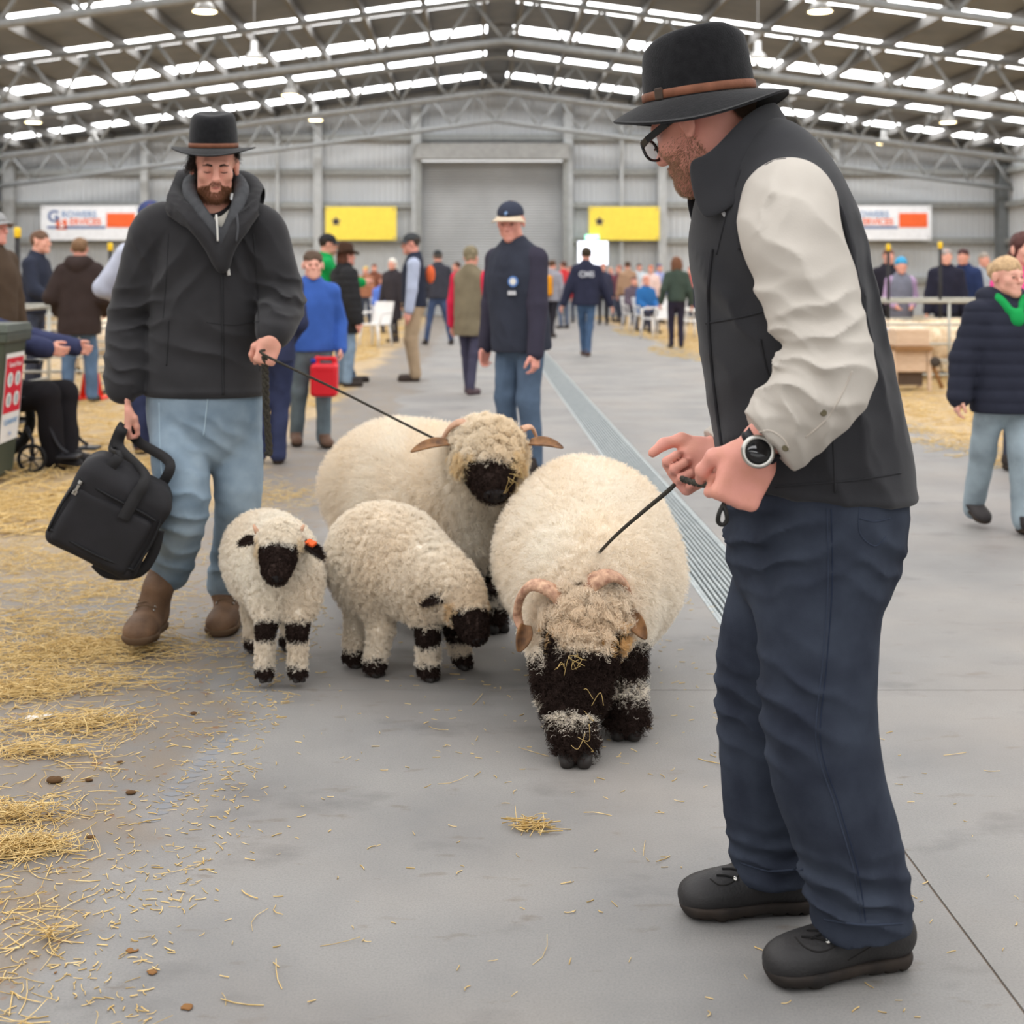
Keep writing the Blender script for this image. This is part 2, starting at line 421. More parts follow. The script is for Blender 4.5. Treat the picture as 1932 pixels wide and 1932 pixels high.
# walls: ribbed sheeting, girts, columns
SHEET = mat('wall_sheet', srgb(184, 188, 192), col2=srgb(198, 201, 203), rough=.55, vscale=.4)
GIRT = mat('girt_steel', srgb(150, 152, 150), rough=.5, metal=.2); COLM = mat('column_steel', srgb(176, 179, 180), rough=.5)
DARKST = mat('column_dark', srgb(112, 116, 118), rough=.55)
def ribbed(x0, x1, z0, ztop, y, pitch=.2, flip=False):
    xs = []; x = x0
    while x < x1: xs += [(x, 0), (x+pitch*.62, 0), (x+pitch*.7, .03), (x+pitch*.92, .03)]; x += pitch
    xs = [(min(a, x1), d) for a, d in xs]+[(x1, 0)]
    v = []; f = []
    for a, d in xs: v += [(a, y-d, z0), (a, y-d, ztop(a))]
    for i in range(len(xs)-1): f.append((2*i, 2*i+1, 2*i+3, 2*i+2))
    return v, f
DOORX = (-2.0, 3.05); DOORZ = 5.45
mb = MB()
for a, b, z in ((XL, DOORX[0], 0), (DOORX[1], XR, 0), (DOORX[0], DOORX[1], DOORZ)): mb.add(*ribbed(a, b, z, roofz, YW))
wf = mb.build('wall_far', SHEET); tag(wf, kind='structure')
for z in (1.25, 2.62, 3.85, 5.0, 6.2):
    for a, b in ((XL, DOORX[0]-.2), (DOORX[1]+.2, XR)) if z < DOORZ+.2 else ((XL, XR),):
        a2, b2 = a, b
        if z > 5.6: a2 = max(a, XRIDGE-(ZR-z)/SL+.4); b2 = min(b, XRIDGE+(ZR-z)/SL-.4)
        MB().bx(a2, b2, YW-.2, YW-.03, z-.1, z+.1).build('girt', GIRT, wf)
for x, w in ((-11.5, .12), (-5.5, .14), (-6.9, .05), (DOORX[0]-.1, .16), (DOORX[1]+.1, .16), (5.0, .05), (6.4, .14), (12.4, .12), (-16.2, .2)):
    MB().bx(x-w, x+w, YW-.42, YW-.2, 0, roofz(x)-.4).build('column', COLM, wf)
MB().bx(17.95, 18.25, YW-.7, YW-.2, 0, roofz(18)).build('column', DARKST, wf)
# roller door
rd = MB(); z = 0
v = []; f = []
for i in range(int(DOORZ/.09)):
    for k, (dz, dy) in enumerate(((0, 0), (.03, .03), (.06, .03), (.09, 0))[:3]): v += [(DOORX[0], YW-.02-dy, i*.09+dz), (DOORX[1], YW-.02-dy, i*.09+dz)]
f = [(2*i, 2*i+1, 2*i+3, 2*i+2) for i in range(len(v)//2-1)]
d1 = MB().add(v, f).build('door_1', mat('roller_curtain', srgb(176, 178, 179), rough=.5, vscale=.6)); tag(d1, kind='structure')
MB().bx(DOORX[0]-.1, DOORX[1]+.1, YW-.75, YW-.22, DOORZ-.05, DOORZ+.5).build('door_hood', mat('door_hood', srgb(150, 150, 148)), d1)
for x in DOORX: MB().bx(x-.08, x+.08, YW-.5, YW-.1, 0, DOORZ).build('door_track', GIRT, d1)
# side walls
for nm, x in (('wall_left', XL), ('wall_right', XR)):
    v = []; f = []; y = YB; pts = []
    while y < YW: pts += [(y, 0), (y+.28, 0), (y+.31, .03), (y+.38, .03)]; y += .4
    sg = 1 if x < 0 else -1
    for yy, d in pts: v += [(x+sg*d, yy, 0), (x+sg*d, yy, roofz(x))]
    f = [(2*i, 2*i+1, 2*i+3, 2*i+2) for i in range(len(pts)-1)]
    o = MB().add(v, f).build(nm, SHEET); tag(o, kind='structure')
    for y in np.arange(0, 48, 8.2): MB().box((x+sg*.2, y, (roofz(x)-.1)/2), (.15, .15, (roofz(x)-.1)/2)).build('column', COLM, o)
    for z in (1.25, 2.6, 3.85, 5.0): MB().box((x+sg*.12, (YB+YW)/2, z), (.07, (YW-YB)/2-.1, .09)).build('girt', GIRT, o)
# roof sheeting with translucent strips
ROOF = mat('roof_foil', srgb(106, 111, 119), col2=srgb(122, 126, 133), rough=.6, vscale=1.5, detail=6)
PURL = mat('purlin_steel', srgb(112, 111, 109), rough=.6); TRUS = mat('truss_steel', srgb(138, 140, 140), rough=.55)
SKYL = mat('skylight_sheet', (.98, .985, 1.0), emit=SKYLIGHT, var=0)
stripY = [29.0+4.17*i for i in range(-9, 5)]; SW = .62
edges = [YB]
for y in stripY:
    if y-SW > YB: edges += [y-SW, y+SW]
edges.append(YW)
rf = MB()
for i in range(0, len(edges), 2):
    for xa, xb in ((XL, XRIDGE), (XRIDGE, XR)):
        v = [(xa, edges[i], roofz(xa)), (xb, edges[i], roofz(xb)), (xb, edges[i+1], roofz(xb)), (xa, edges[i+1], roofz(xa))]
        rf.add(v+[(a, b, c+.06) for a, b, c in v], [(0, 1, 2, 3), (7, 6, 5, 4)])
ceil = rf.build('ceiling', ROOF); tag(ceil, kind='structure')
for y in stripY:
    if y-SW < YB: continue
    for xa, xb in ((XL, XRIDGE-.35), (XRIDGE+.35, XR)):
        MB().add([(xa, y-SW, roofz(xa)+.02), (xb, y-SW, roofz(xb)+.02), (xb, y+SW, roofz(xb)+.02), (xa, y+SW, roofz(xa)+.02)], [(0, 1, 2, 3)]).build('skylight_panel', SKYL, ceil)
    MB().bx(XRIDGE-.35, XRIDGE+.35, y-SW, y+SW, ZR-.06, ZR).build('ridge_sheet', ROOF, ceil)
for sgn in (-1, 1):
    k = 0; d = .45
    while d < 17.6:
        x = XRIDGE+sgn*d
        if XL < x < XR: MB().bx(x-.05, x+.05, YB, YW, roofz(x)-.24, roofz(x)-.02).build('purlin', PURL, ceil)
        d += 1.42
# pitched pipe trusses
def truss(y, parent, top=.42, dep=1.0):
    pc = lambda x, o: (x, y, roofz(x)-o)
    for o, r in ((top, .07), (top+dep, .08)):
        MB().tube([pc(XL, o), pc(XRIDGE, o), pc(XR, o)], r, 8).build('chord', TRUS, parent, True)
    n = 12
    for sgn, xe in ((-1, XL), (1, XR)):
        for i in range(n):
            xa = XRIDGE+(xe-XRIDGE)*i/n; xm = XRIDGE+(xe-XRIDGE)*(i+.5)/n; xb = XRIDGE+(xe-XRIDGE)*(i+1)/n
            MB().tube([pc(xa, top+dep), pc(xm, top)], .042, 6).build('web', TRUS, parent, True)
            MB().tube([pc(xm, top), pc(xb, top+dep)], .042, 6).build('web', TRUS, parent, True)
for y in (47.0, 39.5, 31.2, 23.0, 14.8, 6.6):
    truss(y, ceil)
# high-bay lamps
LHOUS = mat('lamp_housing', srgb(200, 200, 198), rough=.4, metal=.3); LENS = mat('lamp_lens', (1, .80, .42), emit=LAMP, var=0)
lamp0 = None
for x in (-11.4, -4.8, 6.05, 12.1):
    for y in (-3.0, 2.4, 7.9, 13.4, 18.9, 24.3, 29.7, 35.4, 41.0):
        zz = 6.0 if abs(x) < 8 else 5.3; side = 'the lower outer row' if abs(x) > 8 else 'the higher row near the ridge'
        if lamp0 is None:
            lamp0 = thing('high_bay_lamp', (0, 0, 0), 'x', 'lamp', 'high bay lamps')
            MB().lathe([(.02, .42), (.07, .42), (.08, .2), (.13, .16), (.23, 0), (.225, 0), (.12, .14)], n=20).build('housing', LHOUS, lamp0, True)
            MB().lathe([(.0, .012), (.2, .012), (.21, .03), (.0, .03)], n=20).build('lens', LENS, lamp0)
            MB().tube([(0, 0, .42), (0, 0, 2.2)], .012, 6).build('hanging_rod', PURL, lamp0)
            o = lamp0
        else: o = copy_tree(lamp0)
        top = roofz(x)-zz-.05
        for ch in o.children:
            if ch.name.startswith('hanging_rod'): ch.scale = (1, 1, (top)/2.2); ch.location.z = 0
        o.location = (x, y, zz)
        o['label'] = 'round high bay lamp in '+side+(', on the puffer-jacket girl\'s side' if x > 0 else ', on the wheelie bin\'s side')
def text(s, c, size, m, parent, yaw=0, name='lettering', align='CENTER', thick=.004, R=None, bold=0):
    cu = bpy.data.curves.new(name, 'FONT'); cu.body = s; cu.size = size; cu.align_x = align; cu.align_y = 'CENTER'; cu.extrude = thick; cu.offset = bold
    cu.materials.append(m)
    o_ = bpy.data.objects.new(name, cu); COL.objects.link(o_); bpy.context.view_layer.update(); me = bpy.data.meshes.new_from_object(o_); bpy.data.objects.remove(o_)
    o = link(name, me, parent); o.location = Vector(tuple(np.array(c)-(wloc(parent) if parent else 0)))
    o.rotation_euler = (math.pi/2, 0, yaw) if R is None else R
    return o
# banners on the far wall
YBN = YW-.52
YELL = plain((248, 222, 88), rough=.4); NAVY = plain((40, 50, 110)); PALEY = plain((232, 200, 60)); WHT = plain((236, 238, 242)); ORG = plain((240, 105, 55)); BLU = plain((62, 92, 150)); BLU2 = plain((120, 150, 190))
def banner(px0, px1, py0, py1, m, label):
    a, b = W(px0, py1, YBN), W(px1, py0, YBN); c = (a+b)/2
    t = thing('banner', (c[0], YBN, a[2]), label, 'banner')
    sh = MB().bx(a[0], b[0], YBN-.01, YBN+.01, a[2], b[2]).build('sheet', m, t)
    for x in (a[0]+.08, b[0]-.08):
        for z in (a[2]+.08, b[2]-.08): MB().lathe([(.03, 0), (.03, .012), (.015, .012), (.015, 0)], (x, YBN-.012, z), 10, rotm((1, 0, 0), 90)).build('eyelet', GIRT, t)
    return t, a, b
for lab, x0, x1, ex in (('yellow banner with a blue emblem hung beside the roller door, above the green jacket', 614, 748, 634), ('yellow banner with a dark emblem hung above the white lit screen', 1111, 1244, 1131)):
    t, a, b = banner(x0, x1, 390, 453, YELL, lab)
    e = W(ex, 418, YBN-.016); mb = MB()
    for k in range(5):
        an = k*1.2566+.3; mb.box(e+V(math.cos(an)*.07, 0, math.sin(an)*.07), (.075, .004, .035), rotm((0, 1, 0), -math.degrees(an)))
    mb.lathe([(.07, -.004), (.07, .004)], e, 12, rotm((1, 0, 0), 90)).build('emblem', NAVY, t)
def growers(x0, x1, lab):
    t, a, b = banner(x0, x1, 388, 453, WHT, lab); w = (x1-x0)/185
    P = lambda px, py: W(x0+px*w, py, YBN-.016)
    text('G', P(24, 409), .55, BLU, t, bold=.012); text('ROWERS', P(72, 405), .30, BLU2, t, bold=.006)
    for (u0, u1, v0, v1, m, nm) in ((12, 122, 427, 431, BLU, 'stripe'), (124, 178, 402, 429, ORG, 'orange_panel'), (29, 49, 414, 433, ORG, 'orange_square')):
        p, q = P(u0, v1), P(u1, v0); MB().bx(p[0], q[0], YBN-.02, YBN-.012, p[2], q[2]).build(nm, m, t)
    text('ERVICES', P(84, 419), .30, ORG, t, bold=.006); text('S', P(39, 423), .38, WHT, t, thick=.012, bold=.01)
    return t
growers(77, 262, 'white banner with blue and orange lettering above the person in the hoodie')
growers(1572, 1757, 'white banner with an orange panel on the wall behind the man in the black vest')
# lit screen and exit sign
s0, s1 = W(1090, 500, 45.5), W(1147, 455, 45.5)
t = thing('display_screen', ((s0[0]+s1[0])/2, 45.5, 0), 'white glowing display screen on a stand under the yellow banner', 'screen')
MB().bx(s0[0]-.03, s1[0]+.03, 45.5, 45.58, s0[2]-.03, s1[2]+.03).build('screen_frame', plain((60, 62, 66)), t)
MB().bx(s0[0], s1[0], 45.49, 45.5, s0[2], s1[2]).build('screen_face', mat('screen_glow', (.86, .9, 1), emit=1.3, var=0), t)
for x in (s0[0]+.1, s1[0]-.1): MB().tube([(x, 45.55, 0), (x, 45.55, s0[2])], .03).build('stand_post', DARKST, t)
e = W(1117, 449, 47.3)
t = thing('exit_sign', e, 'small lit green exit sign over the glowing screen', 'sign')
MB().box(e, (.24, .05, .11)).build('sign_box', mat('exit_green', (.25, .85, .55), emit=1.2, var=0), t)
text('EXIT', e+V(0, -.056, 0), .2, mat('exit_white', (1, 1, 1), emit=1.4, var=0), t)
# ------------------------------------------------------------------ sheep
def wool_mat(name, tr=.35, bump=0):
    m = bpy.data.materials.new(name); m.use_nodes = True; N, L = m.node_tree.nodes, m.node_tree.links; N.remove(N['Principled BSDF'])
    at = N.new('ShaderNodeAttribute'); at.attribute_name = 'tint'; d = N.new('ShaderNodeBsdfDiffuse'); t = N.new('ShaderNodeBsdfTranslucent'); x = N.new('ShaderNodeMixShader'); x.inputs[0].default_value = tr
    L.new(at.outputs['Color'], d.inputs[0]); L.new(at.outputs['Color'], t.inputs[0]); L.new(d.outputs[0], x.inputs[1]); L.new(t.outputs[0], x.inputs[2]); L.new(x.outputs[0], N['Material Output'].inputs[0])
    return m
WOOLM = wool_mat('wool_fibre')
UNDER = mat('wool_base', (1, 1, 1), attr='tint', rough=1, var=.05, vscale=25, bump=.6, bscale=60, bdist=.01, spec=.05)
HORN = mat('horn', srgb(212, 172, 142), col2=srgb(148, 106, 86), rough=.6, vscale=55, detail=8, bump=.8, bscale=120)
HORN_D = mat('horn_dark', srgb(150, 108, 70), col2=srgb(84, 60, 44), rough=.55, vscale=30, bump=.5, bscale=90)
HORN_P = mat('horn_pale', srgb(190, 150, 124), rough=.6, vscale=40)
HOOF = mat('hoof', srgb(44, 40, 38), rough=.5, vscale=30); EYE = mat('sheep_eye', srgb(12, 10, 9), rough=.12, spec=.6)
EARB = mat('ear_black', srgb(40, 33, 32), rough=.85, bump=.5, bscale=200); EARI = mat('ear_inner', srgb(120, 84, 72), rough=.8)
NOSE = mat('nose_skin', srgb(30, 27, 28), rough=.45, bump=.4, bscale=150)
CREAM, TAN, BLACK = np.array(srgb(251, 244, 232)), np.array(srgb(238, 216, 184)), np.array(srgb(56, 45, 41))
def sheep(label, rump, chest, poll, muzz, feet, rb, rc, legr, h, wl, nw, rad, curl, turns, headw, black, seed, tan=.35, belly=None, hl=None, neck=None, cl=.014, jit=.3, forecol=(236, 200, 150), bl=.014, bcurl=.003, nf=0, drp=.15, lump=1.0, kb=1.35, fb=2.0, mz=.58):
    """rump, chest: body axis ends; poll, muzz: top of head and nose tip; feet: (hip, knee, foot) x4, front pair first"""
    rump, chest, poll, muzz = map(np.array, (rump, chest, poll, muzz)); ad = h > .0105
    root = thing('sheep' if ad else 'lamb', (chest[0], (chest[1]+rump[1])/2, 0), label, 'sheep' if ad else 'lamb', 'sheep in the pens' if h > .02 else 'black-nosed sheep and lambs led along the lane')
    allp = np.array([rump, chest, poll, muzz]+[q for f in feet for q in f]); pad = max(rb, rc)+.05
    lo, hi = allp.min(0)-pad, allp.max(0)+pad; lo[2] = min(p[2] for f in feet for p in f)-.01
    S = SDF(lo, hi, h); ax = nrm(chest-rump)
    S.tube([(rump, rb*.92, 1.0), (lerp(rump, chest, .4), rb*1.03, 1.0), (lerp(rump, chest, .8), rc*1.0, 1.0), (chest, rc*.9, 1.0)], u=(0, 0, 1), k=.05)
    for c_, r_ in belly or []: S.ell(c_, r_, k=.08)
    hd = nrm(muzz-poll); hl0 = np.linalg.norm(muzz-poll)
    nk = neck or [(lerp(chest, poll, .55), lerp(rc*.72, headw*1.1, .5))]
    S.tube([(chest, rc*.8, 1)]+[(np.array(p), r, 1) for p, r in nk]+[(poll+hd*hl0*.18, headw*.98, 1)], k=.04)
    S.cap(poll+hd*hl0*.18, poll+hd*hl0*.55, headw, headw*.80, k=.02); S.cap(poll+hd*hl0*.5, muzz-hd*headw*mz*.85, headw*(.5+.42*mz), headw*mz, k=.03)
    for hp, kn, ft in feet:
        S.cap(hp, kn, legr*1.7, legr*1.05, k=.05); S.cap(kn, ft+V(0, 0, legr*1.1), legr*1.0, legr*.86, k=.02); S.cap(ft+V(0, 0, legr*1.1), ft+ax*V(1, 1, 0)*legr*.25+V(0, 0, legr*.75), legr*.9, legr*.85, k=.02)
    S.disp(lambda p: -.010*lump*noise(p, 9, 2)*(1 if ad else .5), .1)
    v, f = S.surf(2)
    knees = [k for _, k, _ in feet[:2]]; fts = [q for _, _, q in feet]
    f_, l_, u_ = frame(hd, (0, 0, 1)) if abs(hd[2]) < .9 else frame(hd, (0, 1, .3))
    def colour(P, rg):
        t = np.clip(tan+.35*(noise(P, 6, 3)*.5+noise(P, 17, 9)*.3), 0, 1)[:, None]
        c = CREAM*(1-t)+TAN*t
        q = P-poll; a = q@hd/hl0; sd = np.linalg.norm(q-(q@hd)[:, None]*hd, axis=1); up = q@u_/headw; lf = np.abs(q@l_)/headw
        j = rg.normal(size=len(P))*.035
        fo = np.exp(-(((P-(poll+hd*hl0*.22))/(headw*1.15))**2).sum(1))[:, None]*.75
        c = c*(1-fo)+np.array(srgb(*forecol))*fo
        bk = (a+j > black+.10*np.clip(up, -1, 1)) & (sd < headw*1.2) & (a < 1.1)
        bk |= (a+j > black-.22) & (lf > .45) & (lf < 1.2) & (up > -.35) & (up < .55) & (a < 1) & (sd < headw*1.25)     # eye patches
        for k_ in knees: bk |= (np.abs(P[:, 2]-k_[2]+j*.25*legr/.03) < legr*kb) & (np.linalg.norm((P-k_)[:, :2], axis=1) < legr*2.3)
        for k_ in fts: bk |= (P[:, 2]-k_[2]+j*.25*legr/.03 < legr*fb) & (np.linalg.norm((P-k_)[:, :2], axis=1) < legr*2.6)
        c = c*rg.uniform(.93, 1.05, (len(P), 1))
        c[bk] = BLACK*rg.uniform(.4, 1.5, (bk.sum(), 1))
        return np.clip(c, 0, .97), bk
    o = mk('body', v, f, UNDER, root); paint(o, colour(v, np.random.default_rng(seed))[0])
    hcen = poll+hd*hl0*.35; legw = lambda p: (p[:, 2] < feet[0][1][2]+legr*2).astype(float)
    P, N = scatter(v, f, nw, seed, wt=lambda p: np.where(np.linalg.norm(p-hcen, axis=1) < headw*1.9, 2.0, 1.0)+1.0*legw(p))
    keep = np.ones(nw, bool)
    for k_ in fts: keep &= ~((P[:, 2]-k_[2] < legr*.62) & (np.linalg.norm((P-k_)[:, :2], axis=1) < legr*2.6))
    P, N = P[keep], N[keep]; nw = len(P)
    c, bk = colour(P, np.random.default_rng(seed+1)); onhead = np.linalg.norm(P-hcen, axis=1) < headw*1.55
    leg = legw(P) > 0
    Ln = np.full(nw, wl); Ln[leg] = np.minimum(wl, np.where(P[leg, 2] < feet[0][1][2]+legr, legr*.62, wl*.8)); Ln[onhead & ~bk] = (hl or wl); Ln[bk] = bl
    Cu = np.full(nw, curl); Cu[bk] = bcurl; Cu[onhead & ~bk] = curl*1.15; Cu[leg] *= .7
    Dr = np.full(nw, drp); Dr[bk] = .15
    def cid(X, s): q = np.floor(X/s).astype(np.int64); return (q[:, 0]*73856093 ^ q[:, 1]*19349663 ^ q[:, 2]*83492791) & 0xffff
    strands('fleece', P, N, WOOLM, root, Ln, np.where(bk, rad*.9, rad), npt=7, curl=Cu, turns=turns, droop=Dr, jit=jit, col=c, seed=seed+2, tip=.5, clid=cid(P, cl))
    if nf:                                            # ringlets over the forehead
        P2, N2 = scatter(v, f, nf, seed+20, wt=lambda p: ((((p-poll)@hd/hl0) < black-.02) & (np.linalg.norm(p-(poll+hd*hl0*.15), axis=1) < headw*1.35) & ((p-poll)@hd/hl0 > -.55)).astype(float)+1e-9)
        c2, b2 = colour(P2, np.random.default_rng(seed+21)); c2[b2] = np.array(srgb(*forecol))
        strands('forelock', P2, N2*.8+hd*.5, WOOLM, root, (hl or wl)*1.25, rad*.95, npt=14, curl=headw*.085, turns=1.9, droop=.25, jit=.75, col=c2, seed=seed+22, tip=.6, clid=cid(P2, headw*.21))
    # hooves, eyes, nose
    for hp, kn, ft in feet:
        for sgn in (-1, 1):
            w = nrm(np.cross(V(0, 0, 1), ax)); cpt = ft+w*sgn*legr*.46+ax*V(1, 1, 0)*legr*.35
            Sx = SDF(cpt-.06, cpt+.06, legr*.14)
            Sx.cap(cpt+V(0, 0, legr*.62), cpt+ax*V(1, 1, 0)*legr*.5+V(0, 0, legr*.28), legr*.50, legr*.42, k=.005).cut(cpt+V(0, 0, .001), (0, 0, -1))
            Sx.build('hoof', HOOF, root)
    npos = muzz-hd*headw*.05
    Sx = SDF(npos-.09, npos+.09, .005); Sx.ell(npos, (headw*.20, headw*.42, headw*.30), (f_, l_, u_), k=.01)
    for sgn in (-1, 1): Sx.ell(npos+hd*headw*.16+l_*sgn*headw*.2+u_*headw*.06, (headw*.13, headw*.05, headw*.09), (f_, l_, u_), k=.006, op='sub')
    Sx.build('nose', NOSE, root)
    for sgn in (-1, 1):
        e = poll+hd*hl0*.52+l_*sgn*headw*.72+u_*headw*.42
        MB().lathe([(.0, -.012), (.008, -.009), (.012, 0), (.008, .009), (0, .012)], e, 10, None).build('eye', EYE, root, True)
    return root, dict(poll=poll, hd=hd, f=f_, l=l_, u=u_, hl=hl0, v=v)
def ear(root, base, tip, up, w, m, tagcol=None, hairc=None):
    base, tip = np.array(base), np.array(tip); d = tip-base; a = nrm(d); b = nrm(np.cross(a, up)); n = np.cross(b, a); L = np.linalg.norm(d)
    v = []; f = []; ns, nr = 9, 7
    for i in range(ns):
        t = i/(ns-1); ww = w*(math.sin(math.pi*min(1, t*.82+.16))**.75)*(1 if t < .98 else .2)
        for j in range(nr):
            q = (j/(nr-1)-.5)*2
            v.append(base+d*t+b*q*ww+n*(q*q*ww*.55-.25*L*t*t))
    f = [(i*nr+j, i*nr+j+1, (i+1)*nr+j+1, (i+1)*nr+j) for i in range(ns-1) for j in range(nr-1)]
    o = mk('ear', v, f, m, root); s = o.modifiers.new('thick', 'SOLIDIFY'); s.thickness = .007; s = o.modifiers.new('round', 'SUBSURF'); s.levels = s.render_levels = 1
    if hairc is not None:
        V_, F_ = np.array(v), np.array(f); P, N = scatter(V_, F_, 900, 3); N = N*np.random.default_rng(1).choice((-1, 1), (900, 1))
        strands('ear_hair', P, N+a*.8, WOOLM, root, .016, .0008, npt=4, jit=.4, col=np.tile(hairc, (900, 1)), seed=5)
    if tagcol is not None:
        c = base+d*.35+n*.012
        t = MB().box(c, (.006, .016, .013), np.stack([n, a, b], 1)).build('ear_tag', tagcol, root, bevel=.003); t['label'] = 'orange plastic ear tag'
    return o
def horn(root, pts, r0, r1, m, flat=.62):
    C = crv(pts, 14); n = len(C); cen = sum(C)/n; v = []; K = 14
    for i, p in enumerate(C):
        t = nrm(C[min(i+1, n-1)]-C[max(i-1, 0)]); w = nrm(np.cross(t, (p-cen)+V(0, 1e-4, 0))); q = np.cross(w, t)
        r = lerp(r0, r1, i/(n-1))*(1+.10*abs(math.sin(i*1.05))); r *= 1 if i < n-2 else .5
        v += [p+r*(w*math.cos(a)*1.15+q*math.sin(a)*flat) for a in np.arange(K)*2*math.pi/K]
    f = [(i*K+j, i*K+(j+1) % K, (i+1)*K+(j+1) % K, (i+1)*K+j) for i in range(n-1) for j in range(K)]+[tuple(range(K-1, -1, -1)), tuple(range((n-1)*K, n*K))]
    return mk('horn', v, f, m, root)
def wisps(root, pts, m, n, spread, L, seed):
    rg = np.random.default_rng(seed); mb = MB()
    for i in range(n):
        p = np.array(pts[i % len(pts)])+rg.normal(size=3)*spread; d = nrm(rg.normal(size=3)*V(1, .5, 1))*L*rg.uniform(.5, 1.2); k = rg.normal(size=3)*L*.3
        mb.tube(crv([p, p+d*.5+k, p+d], 5), .0008, 4)
    o = mb.build('straw_wisp', m, root, True); o['kind'] = 'stuff'; return o
STRAWM = mat('straw', srgb(170, 142, 84), col2=srgb(196, 168, 112), rough=.6, vscale=9)
# ram with lowered head
ram, R_ = sheep('large cream ram with curled horns and lowered black face, held by the vest man',
    (.385, 4.82, .405), (.345, 4.30, .385), (.315, 3.97, .385), (.298, 3.80, .125),
    [(V(.235, 4.12, .29), V(.232, 3.86, .188), G(1086, 1438)), (V(.43, 4.18, .29), V(.425, 4.03, .185), G(1180, 1388)), (V(.27, 4.78, .3), V(.26, 4.82, .2), V(.26, 4.78, 0)), (V(.5, 4.78, .3), V(.51, 4.82, .2), V(.51, 4.78, 0))],
    .250, .225, .050, .011, .046, 90000, .00075, .0045, 1.4, .088, .50, 11, tan=.28, belly=[(V(.385, 4.58, .31), (.262, .36, .225))], hl=.034, cl=.02, jit=.28, forecol=(232, 192, 136), bl=.028, bcurl=.008, nf=9000, neck=[((.33, 4.12, .40), .165)], kb=.95, fb=2.05)
horn(ram, [W(1068, 1140, 3.90), W(1036, 1112, 3.89), W(1004, 1104, 3.90), W(983, 1126, 3.93), W(976, 1160, 3.95), W(985, 1190, 3.92)], .028, .011, HORN)
horn(ram, [W(1104, 1112, 3.90), W(1126, 1094, 3.88), W(1152, 1086, 3.89), W(1175, 1098, 3.92), W(1187, 1132, 3.95), W(1188, 1156, 3.94)], .028, .012, HORN)
ear(ram, W(992, 1178, 3.92), W(984, 1228, 3.88), (.3, -1, .2), .022, HORN_D); ear(ram, W(1178, 1150, 3.92), W(1222, 1202, 3.88), (.2, -1, .3), .024, HORN_D)
wisps(ram, [W(1062, 1260, 3.70), W(1090, 1240, 3.72), W(1120, 1330, 3.70), W(1100, 1400, 3.62)], STRAWM, 14, .016, .045, 3)
# ewe behind the lambs
ewe, E_ = sheep('big pale ewe with a round woolly forelock, standing on the lead behind the lambs',
    (-.395, 5.76, .44), (-.05, 5.17, .450), (.047, 4.87, .742), (.063, 4.66, .572),
    [(V(-.16, 5.05, .33), V(-.18, 5.02, .2), V(-.19, 5.06, 0)), (V(.05, 5.12, .33), V(.06, 5.1, .2), V(.06, 5.12, 0)), (V(-.46, 5.5, .33), V(-.46, 5.4, .2), V(-.47, 5.42, 0)), (V(-.25, 5.8, .33), V(-.25, 5.8, .2), V(-.25, 5.8, 0))],
    .252, .232, .05, .011, .044, 80000, .00075, .003, 1.2, .100, .56, 21, tan=.32, belly=[(V(-.2, 5.38, .37), (.27, .33, .235)), (V(-.03, 5.10, .40), (.16, .16, .19))], hl=.036, cl=.02, jit=.22, forecol=(238, 214, 172), bl=.016, bcurl=.003, nf=9000, mz=.66)
horn(ewe, [W(892, 815, 4.84), W(872, 797, 4.83), W(850, 806, 4.84), W(832, 834, 4.86)], .022, .010, HORN_P)
horn(ewe, [W(985, 810, 4.85), W(1002, 806, 4.86), W(1012, 824, 4.88)], .016, .008, HORN_P)
ear(ewe, W(848, 836, 4.80), W(776, 836, 4.76), (0, -.5, 1), .026, HORN_D); ear(ewe, W(998, 836, 4.80), W(1060, 830, 4.76), (0, -.5, 1), .026, HORN_D)
wisps(ewe, [W(965, 905, 4.62), W(975, 925, 4.64)], STRAWM, 9, .012, .05, 4)
# lambs
l1, A_ = sheep('small white lamb with black knees and an orange ear tag, facing forward',
    (-.745, 4.80, .365), (-.622, 4.50, .318), (-.628, 4.40, .492), (-.617, 4.235, .385),
    [(V(-.672, 4.45, .26), V(-.676, 4.40, .187), V(-.680, 4.405, .022)), (V(-.572, 4.46, .26), V(-.573, 4.40, .182), V(-.573, 4.405, .022)), (V(-.79, 4.82, .25), V(-.80, 4.87, .13), V(-.785, 4.83, .0)), (V(-.68, 4.86, .25), V(-.67, 4.9, .13), V(-.67, 4.86, .0))],
    .122, .098, .024, .0062, .024, 70000, .0006, .0042, 1.5, .055, .40, 31, tan=.24, hl=.017, cl=.012, jit=.5, forecol=(240, 222, 192), bl=.010, bcurl=.0022, nf=3500, neck=[((-.628, 4.44, .42), .066)], mz=.72)
ear(l1, W(484, 1018, 4.38), W(452, 1020, 4.36), (0, -.4, 1), .015, EARB, hairc=BLACK); ear(l1, W(572, 1024, 4.38), W(612, 1044, 4.34), (.2, -.5, 1), .020, EARB, tagcol=plain((228, 92, 36)), hairc=BLACK)
for a, b in ((486, 478), (564, 574)): horn(l1, [W(a, 1005, 4.38), W((a+b)/2, 998, 4.38), W(b, 990, 4.39)], .008, .003, HORN_P)
